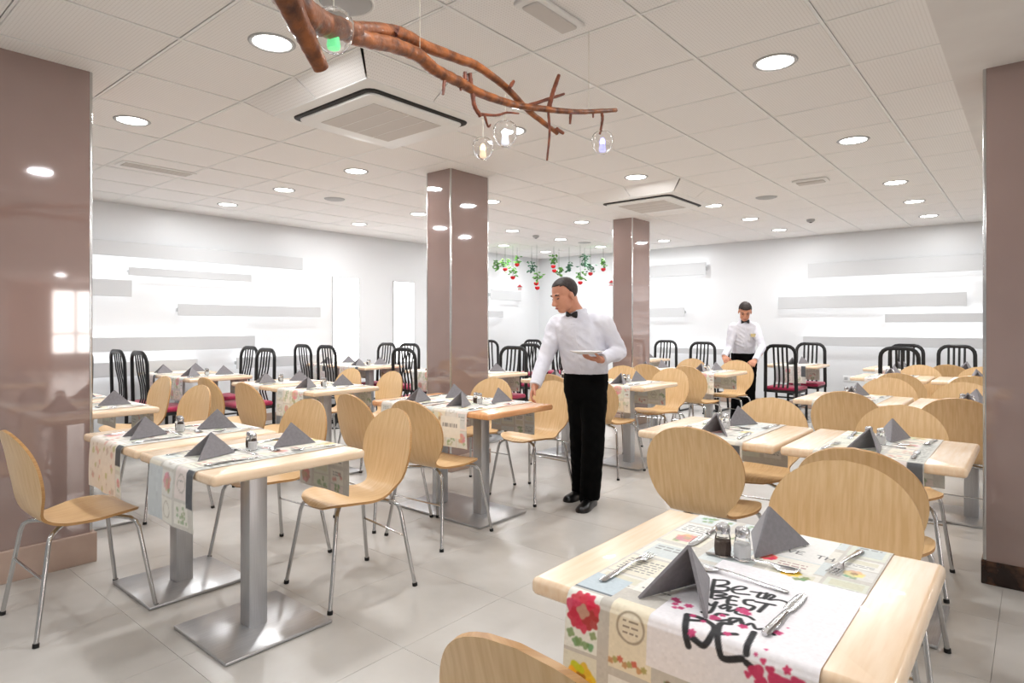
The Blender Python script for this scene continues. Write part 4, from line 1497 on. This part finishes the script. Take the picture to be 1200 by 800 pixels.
    for arm in ('L', 'R'):
        sh, el, wr = [V_(p) for p in Q['arm' + arm]]
        wq = wr + (el - wr).normalized() * 0.01
        limb(sh_, [sec(sh.z).lerp(sh, 0.6), sh, sh.lerp(el, 0.55), el, el.lerp(wq, 0.5), wq], [q * Q['sleeve'] for q in (0.072, 0.072, 0.062, 0.054, 0.049, 0.04)])
    shirt = fuse(sh_, 'shirt', 'shirt', 0.008, 5, root, 0.0055)
    cb = MB()
    cf = (f - up_ * f.z); cf = (cf.normalized() * 0.5 + F * 0.5).normalized()
    cs = up_.cross(cf)
    nb2 = nb + up_ * 0.012
    rs = []
    for hh, r_ in ((-0.012, 0.076), (0.02, 0.068), (0.034, 0.064), (0.034, 0.058), (0.0, 0.06), (-0.012, 0.066)):
        rs.append([tuple(nb2 + cs * (r_ * 0.95 * math.cos(a)) + cf * (r_ * math.sin(a)) + up_ * (hh - 0.014 * max(0, math.sin(a)))) for a in [2 * PI * k / 24 for k in range(24)]])
    cb.rings(rs, False, False)
    cb.build('collar', 'shirt', shirt)
    for arm in ('L', 'R'):
        sh, el, wr = [V_(p) for p in Q['arm' + arm]]
        d_ = (el - wr).normalized()
        MB().tube([wr - d_ * 0.004, wr + d_ * 0.01, wr + d_ * 0.05], [0.0395, 0.042, 0.043], 16).build('cuff', 'shirt', shirt)
    # front placket
    pk = []
    for z in np.linspace(z0 + 0.03, Q['neck_z'] - 0.06, 9):
        c_ = sec(z)
        tz = [q[0] for q in Q['torso']]
        hf = float(np.interp(z, tz, [q[2] for q in Q['torso']])) * Q['wide']
        pk.append((c_, hf))
    pb = MB()
    rs = []
    for c_, hf in pk:
        p = c_ + F * (hf + 0.0015)
        rs.append([tuple(p + S * 0.016 - F * 0.004), tuple(p + S * 0.016 + F * 0.001), tuple(p - S * 0.016 + F * 0.001), tuple(p - S * 0.016 - F * 0.004)])
    pb.rings(rs)
    pb.build('placket', 'shirt', shirt)
    # bow tie
    bc = nb2 + cf * 0.076 - up_ * 0.012
    bo = MB().ell(bc + cf * 0.004, 0.010, 0.010, 0.011, None, 10, 8)
    for sg in (-1, 1):
        rs = []
        for q, hh, th in ((0.006, 0.008, 0.006), (0.022, 0.018, 0.009), (0.042, 0.025, 0.008), (0.05, 0.024, 0.004)):
            c_ = bc + cs * (sg * q) - cf * q * 0.25
            rs.append([tuple(c_ + up_ * (hh * math.cos(a)) + cf * (th * math.sin(a))) for a in [2 * PI * k / 12 for k in range(12)]])
        bo.rings(rs)
    bo.build('bow_tie', 'bow', root)
    # ---- trousers
    tr = MB()
    oval_loft(tr, [(sec(z0 + 0.012), 0.155, 0.118), (sec(z0 - 0.03), 0.157, 0.12), (sec(z0 - 0.1), 0.158, 0.118), (sec(z0 - 0.17), 0.14, 0.105), (sec(z0 - 0.2), 0.1, 0.085)], S, F)
    for leg in ('L', 'R'):
        hi, kn, an = [V_(p) for p in Q['leg' + leg]]
        limb(tr, [hi + V_((0, 0, 0.05)), hi, kn, an, an - V_((0, 0, 0.045))], [0.1, 0.1, 0.08, 0.072, 0.073])
    tro = fuse(tr, 'trousers', 'trousers', 0.009, 5, root, 0.004)
    # ---- shoes
    for heel, toe in Q['shoes']:
        h0, t0 = V_((*heel, 0)), V_((*toe, 0))
        ax = (t0 - h0).normalized()
        sd = up_.cross(ax)
        L = (t0 - h0).length
        rs = []
        for q, hw, hh in ((0.0, 0.012, 0.03), (0.03, 0.03, 0.06), (0.1, 0.036, 0.085), (0.28, 0.036, 0.088), (0.5, 0.04, 0.068), (0.7, 0.047, 0.052), (0.88, 0.043, 0.045), (0.97, 0.028, 0.036), (1.0, 0.01, 0.022)):
            c_ = h0 + ax * L * q
            ring = [tuple(c_ + sd * hw * x + up_ * z) for x, z in ((-1.0, 0.0), (-1.06, 0.012), (-0.95, hh * 0.5), (-0.6, hh * 0.88), (0, hh), (0.6, hh * 0.88), (0.95, hh * 0.5), (1.06, 0.012), (1.0, 0.0))]
            rs.append(ring)
        MB().rings(rs).build('shoe', 'shoe', root)
    return root, sec, S, F, shirt


m1 = dict(label='waiter in white shirt and bow tie reaching to a table, plate in hand', r0=0.515, Z=4.40, face=(-0.5, -0.866), scale=0.98, skin='skin', wide=0.98, sleeve=1.0,
          spine=[(0.70, 0.0, 0.02), (0.93, 0.004, 0.0), (1.15, -0.02, -0.02), (1.36, -0.062, -0.045)], neck_z=1.35, waist_z=0.935,
          head=(-0.155, -0.09, 1.482), look=(-0.80, -0.46, -0.34), crown=(-0.30, -0.12, 0.95), hairline=(0.079, 0.016, 0.091),
          torso=[(0.91, 0.135, 0.1), (0.95, 0.158, 0.122), (1.02, 0.168, 0.13), (1.12, 0.178, 0.132), (1.2, 0.188, 0.13), (1.27, 0.19, 0.115), (1.315, 0.165, 0.092), (1.345, 0.105, 0.075), (1.365, 0.068, 0.062)],
          armL=[(0.098, -0.12, 1.295), (0.222, -0.085, 1.095), (0.07, -0.30, 1.055)], armR=[(-0.198, 0.045, 1.275), (-0.285, -0.01, 1.045), (-0.356, -0.135, 0.872)],
          handL=dict(d=(-0.9, -0.35, 0.1), n=(0.1, 0.1, 1.0), curl=(0.25, 0.35, 0.3)), handR=dict(d=(-0.35, -0.3, -0.85), n=(0.75, -0.2, -0.4), curl=(0.45, 0.6, 0.45), sz=0.9),
          legL=[(0.05, -0.03, 0.80), (0.05, -0.03, 0.47), (0.036, 0.04, 0.085)], legR=[(-0.035, 0.05, 0.80), (-0.02, 0.1, 0.47), (-0.0, 0.24, 0.085)],
          shoes=[((0.07, 0.10), (-0.055, -0.135)), ((0.04, 0.30), (-0.13, 0.13))])
person(m1)
# the plate carried on his hand
pr_, pZ = 0.515 - 0.03, 4.40 - 0.335
pl = MB().lathe([(0.002, 0.004), (0.06, 0.002), (0.068, 0.006), (0.108, 0.018), (0.112, 0.021), (0.107, 0.0215), (0.066, 0.011), (0.058, 0.0075), (0.002, 0.0075)], 36).build(
    'dinner_plate', 'porcelain', None, True, (pr_ * CT - pZ * ST, pr_ * ST + pZ * CT, 1.091))
tag(pl, 'white porcelain plate carried on the waiter\'s hand', 'plate')

m2 = dict(label='waiter with a gold chest badge gripping an oval-backed chair', r0=3.0, Z=8.2, face=(-0.12, -0.99), scale=0.98, skin='skin_tan', wide=0.88, sleeve=0.86,
          spine=[(0.70, 0.06, 0.05), (0.93, 0.03, 0.02), (1.15, 0.01, -0.06), (1.36, -0.01, -0.14)], neck_z=1.325, waist_z=0.90,
          head=(-0.028, -0.20, 1.452), look=(-0.28, -0.8, -0.52), crown=(-0.05, -0.35, 0.93), hairline=(0.062, 0.015, 0.066),
          torso=[(0.87, 0.135, 0.1), (0.91, 0.155, 0.12), (0.98, 0.165, 0.128), (1.08, 0.176, 0.13), (1.17, 0.186, 0.126), (1.24, 0.19, 0.112), (1.285, 0.165, 0.092), (1.315, 0.105, 0.075), (1.34, 0.068, 0.062)],
          armL=[(0.132, -0.11, 1.25), (0.17, -0.25, 1.0), (0.005, -0.455, 0.845)], armR=[(-0.145, -0.1, 1.245), (-0.205, -0.12, 0.99), (-0.315, -0.255, 0.885)],
          handL=dict(d=(-0.62, -0.62, -0.35), n=(-0.3, 0.1, -0.9), curl=(0.5, 0.8, 0.6)), handR=dict(d=(0.05, -0.75, -0.45), n=(0.2, -0.3, -0.9), curl=(0.5, 0.8, 0.6)),
          legL=[(0.12, 0.05, 0.77), (0.12, 0.05, 0.46), (0.12, 0.09, 0.085)], legR=[(-0.04, 0.05, 0.77), (-0.04, 0.02, 0.46), (-0.05, 0.06, 0.085)],
          shoes=[((0.125, 0.16), (0.105, -0.11)), ((-0.045, 0.12), (-0.085, -0.15))])
p2, sec2, S2, F2, shirt2 = person(m2)
bc = sec2(1.15) + S2 * 0.085 + F2 * 0.125
R2 = Matrix((S2, F2, Vector((0, 0, 1)))).transposed()
bd = MB()
for a, c_, z in ((-0.03, 0.03, 0.0),):
    vs_ = [bc + S2 * x + F2 * y + Vector((0, 0, zz_)) for x in (-0.03, 0.03) for y in (-0.01, 0.005) for zz_ in (-0.02, 0.02)]
    bd.add(vs_, [(0, 1, 3, 2), (4, 6, 7, 5), (0, 4, 5, 1), (2, 3, 7, 6), (0, 2, 6, 4), (1, 5, 7, 3)])
tag(bd.build('badge', 'badge', p2, False), 'gold name badge')


# ------------------------------------------------------------------ hanging branch
def bz(px):
    return 1.5 + (px - 335) * (1.55 / 385)


def bl(pts, dz=0.0):
    return [pz(x, y, bz(x) + dz) for x, y in pts]


def wood(mb, pts, rpx, dz=0.0, n_=12, knob=0.03):
    cp = bez(bl(pts, dz), None)[::3]
    K = len(cp)
    rr = []
    for i in range(K):
        q = i / (K - 1) * (len(rpx) - 1)
        a = min(int(q), len(rpx) - 2)
        r_ = rpx[a] + (rpx[a + 1] - rpx[a]) * (q - a)
        px = pts[0][0] + (pts[-1][0] - pts[0][0]) * i / (K - 1)
        rr.append(max(0.0015, r_ * bz(px) / FPX * (1 + random.uniform(-knob, knob))))
    cp = [p + Vector((random.uniform(-1, 1), random.uniform(-1, 1), random.uniform(-1, 1))) * rr[i] * 0.05 for i, p in enumerate(cp)]
    mb.tube(cp, rr, n_)


BRO = pz(500, 60, bz(500))
br = thing('driftwood_branch', 'long varnished driftwood branch hanging under the tiled ceiling', 'branch', (BRO.x, BRO.y, BRO.z))


def bpart(name, mb, mats, parent=br):
    o = mb.build(name, mats, parent)
    if parent is br:
        o.matrix_parent_inverse = Matrix.Translation((-BRO.x, -BRO.y, -BRO.z))
    return o


tb = MB()
wood(tb, [(300, -60), (330, -20), (352, 12), (385, 30), (417, 37)], [24, 22, 19, 14, 11], 0, 16, 0.04)
wood(tb, [(322, -40), (340, 5), (357, 40), (376, 80)], [17, 15, 12, 9], -0.02, 14, 0.04)
wood(tb, [(400, 36), (417, 44), (460, 53), (490, 65), (510, 82), (540, 97), (560, 108), (600, 122), (640, 128), (680, 131), (722, 129)], [9, 9.5, 9, 8, 7, 6, 5, 4, 3.6, 3, 2.4], 0, 12)
wood(tb, [(400, 32), (417, 33), (465, 38), (500, 55), (540, 70), (560, 78), (590, 100), (620, 130), (653, 156)], [7, 8, 8, 7, 6, 5, 4.2, 3.4, 2.6], 0.03, 12)
bpart('trunk', tb, 'bark')
for pts, rp in (([(643, 128), (648, 108), (655, 88)], [3, 2.6, 2.2]), ([(612, 126), (640, 117), (661, 110)], [2.4, 2, 1.4]), ([(642, 126), (644, 155), (641, 188)], [1.7, 1.5, 1.1]),
                ([(550, 86), (553, 105), (556, 124), (563, 136)], [3, 2.6, 2.6, 2.4]), ([(563, 134), (582, 135), (594, 132), (608, 133)], [2, 1.5, 1.3, 0.9]), ([(568, 136), (572, 148), (575, 146)], [1.6, 1.3, 1]),
                ([(521, 88), (520, 100), (519, 111)], [2.6, 2.2, 1.6]), ([(597, 103), (602, 95)], [2.4, 2]), ([(705, 131), (706, 140), (703, 157)], [2, 1.7, 1.3]), ([(669, 131), (668, 145)], [1.9, 1.4]),
                ([(695, 130), (695, 138)], [1.6, 0.8]), ([(540, 95), (540, 106)], [2.2, 1.5]), ([(545, 94), (545, 84)], [3, 2]), ([(463, 40), (466, 32)], [3.5, 3]), ([(652, 151), (660, 156)], [2.4, 2]), ([(556, 112), (555, 122)], [1.5, 0.7])):
    q = MB()
    wood(q, pts, rp, 0.0, 8, 0.08)
    bpart('twig', q, 'bark_thin')
for x, y in ((492, 60), (345, 0), (690, 131)):
    p = pz(x, y, bz(x))
    bpart('hanging_wire', MB().tube([p, (p.x, p.y, ZC)], 0.0012, 6), 'string')


def glass_bulb(x, y, wpx, yhang, led, label, xh=None):
    Zb = bz(x)
    p = pz(x, y, Zb)
    r_ = wpx / 2 * Zb / FPX
    t = thing('glass_bulb_lamp', label, 'lamp', p)
    prof = []
    for k in range(15):
        a = PI * k / 14
        rr = r_ * math.sin(a) ** 0.75 * (1.0 - 0.17 * math.cos(a))
        prof.append((max(0.002, rr * (1.0 if k < 12 else 1)), -r_ * 1.08 * math.cos(a)))
    inner = [(max(0.001, q[0] - 0.0025), q[1] * 0.965) for q in reversed(prof)]
    MB().lathe(prof + inner, 24, cap=False).build('glass', 'glass', t)
    MB().lathe([(0.3 * r_, -0.85 * r_), (0.34 * r_, -0.7 * r_), (0.26 * r_, -0.2 * r_), (0.002, -0.2 * r_)], 12).build('candle_base', led + '_base', t)
    MB().lathe([(0.24 * r_, -0.22 * r_), (0.27 * r_, 0.1 * r_), (0.16 * r_, 0.36 * r_), (0.002, 0.45 * r_)], 12).build('light', led, t)
    h = pz(xh or x, yhang, Zb)
    MB().tube([(0, 0, r_ * 1.0), ((h - p).x * 0.5, (h - p).y * 0.5, (r_ + (h - p).z) * 0.5), h - p], 0.0016, 6).build('string', 'string', t)
    return t


glass_bulb(391, 37, 47, -12, 'led_green', 'large clear glass bulb with a green light, at the thick branch end')
glass_bulb(592, 157, 28, 110, 'led_white', 'clear glass bulb with a bright white light under the branch')
glass_bulb(566, 174, 24, 138, 'led_warm', 'small clear glass bulb with a warm flame light')
glass_bulb(706, 167, 25, 134, 'led_blue', 'small clear glass bulb with a violet blue light at the branch tip')

# ------------------------------------------------------------------ hanging roses
def leafy(mb, c_, n_, spread, size):
    for k in range(n_):
        p = Vector((random.gauss(0, spread[0]), random.gauss(0, spread[0]), random.uniform(-spread[1], spread[1]))) + c_
        a, tl = random.uniform(0, 2 * PI), random.uniform(-0.9, 0.3)
        d = Vector((math.cos(a) * math.cos(tl), math.sin(a) * math.cos(tl), math.sin(tl)))
        sd = d.cross(Vector((0, 0, 1))).normalized()
        nn = sd.cross(d) * size * 0.06
        L = size * random.uniform(0.8, 1.2)
        mid = p + d * L * 0.5 - Vector((0, 0, 0.1 * L))
        o_ = len(mb.v)
        mb.v += [tuple(p), tuple(mid + sd * L * 0.32), tuple(p + d * L), tuple(mid - sd * L * 0.32), tuple(mid + nn * 3), tuple(mid - nn * 3)]
        for fc in ((0, 1, 4), (1, 2, 4), (2, 3, 4), (3, 0, 4), (1, 0, 5), (2, 1, 5), (3, 2, 5), (0, 3, 5)):
            mb.f.append(tuple(i + o_ for i in fc)); mb.mi.append(0)


def rose(x, ytop, yb_, Z, blooms, dark, label):
    p = pz(x, yb_, Z)
    t = thing('hanging_rose', label, 'flower', (p.x, p.y, p.z), 0, 'roses hanging upside down from the ceiling')
    zt = pz(x, ytop, Z).z - p.z
    MB().tube([(0, 0, 0.02), (0.005, 0.004, zt * 0.5), (0, 0, zt), (0, 0, ZC - p.z)], [0.004, 0.004, 0.003, 0.0015], 6).build('stem', 'stem', t)
    lf = MB()
    leafy(lf, Vector((0, 0, zt * 0.55)), 22 if blooms else 30, (0.028, zt * 0.42), 0.075)
    lf.build('leaves', 'leaf_dark' if dark else 'leaf', t, False)
    for k in range(blooms):
        c_ = Vector((0.025 * k - 0.012 * (blooms - 1), 0, -0.075 * k))
        b_ = MB()
        for q, (r_, h, n_) in enumerate(((0.045, 0.05, 6), (0.036, 0.056, 5), (0.022, 0.06, 4))):
            for j in range(n_):
                a = 2 * PI * (j + 0.5 * q) / n_
                R_ = Matrix.Rotation(a, 3, 'Z') @ Matrix.Rotation(0.25, 3, 'Y')
                b_.ell(c_ + Vector((math.cos(a) * r_ * 0.55, math.sin(a) * r_ * 0.55, -h * 0.35)), 0.012, r_ * 0.75, h * 0.55, R_, 8, 6)
        b_.build('bloom', 'rose_red', t)


for i, (x, yt, yb_, Z, nbm, dk, lb) in enumerate([
        (592, 301, 314.5, 11.0, 1, False, 'red rose hanging upside down, leftmost towards the left wall'), (601, 311, 324, 10.8, 1, False, 'red rose hanging low above the first red birdhouse'),
        (606, 299, 309, 11.1, 1, False, 'short red rose hanging high with dark leaves'), (623, 305, 319, 11.0, 0, True, 'bare dark green sprig hanging among the roses'),
        (629, 318, 331, 10.7, 2, False, 'double red rose hanging lowest above the reaching waiter'), (649, 296, 311, 10.9, 2, False, 'double red rose with bright broad leaves'),
        (655, 312, 324, 11.2, 0, False, 'pale green sprig hanging beside the double rose'), (667, 306, 320, 11.0, 0, True, 'thin dark sprig hanging between the roses'),
        (680, 314, 330, 10.7, 1, False, 'red rose hanging low with a thick leafy stem'), (685, 296, 315, 11.1, 0, True, 'long dark leafy sprig without a bloom'),
        (692, 308, 319.5, 10.9, 1, True, 'dark red rose hanging beside the long sprig'), (707, 301, 314.5, 10.8, 1, False, 'red rose hanging nearest the slim column'),
        (582, 305, 316, 11.6, 0, False, 'pale green sprig hanging by the square column')]):
    rose(x, yt, yb_, Z, nbm, dk, lb)

for x, y, lb in ((609, 336, 'little red and white birdhouse hanging beside the square column'), (716, 331, 'little red and white birdhouse hanging beside the slim column')):
    p = pz(x, y, 10.6)
    t = thing('birdhouse_ornament', lb, 'ornament', p, TH)
    MB().rbox(-0.032, 0.032, -0.028, 0.028, -0.045, 0.015, 0.004, 1).build('house_box', 'shade_white', t)
    MB().add([(-0.045, -0.036, 0.012), (0.045, -0.036, 0.012), (0, -0.036, 0.055), (-0.045, 0.036, 0.012), (0.045, 0.036, 0.012), (0, 0.036, 0.055)], [(0, 1, 2), (5, 4, 3), (0, 3, 4, 1), (1, 4, 5, 2), (2, 5, 3, 0)]).build('roof', 'toy_red', t, False)
    MB().lathe([(0.002, 0), (0.013, 0), (0.013, 0.004), (0.002, 0.004)], 12).build('door_hole', 'toy_red', t).rotation_euler = (PI / 2, 0, 0)
    t.children[-1].location = (0, -0.029, -0.018)
    MB().rbox(-0.036, 0.036, -0.032, 0.032, -0.05, -0.043, 0.003, 1).build('floor_board', 'toy_red', t)
    MB().tube([(0, 0, 0.05), (0, 0, ZC - p.z)], 0.0012, 6).build('string', 'string', t)
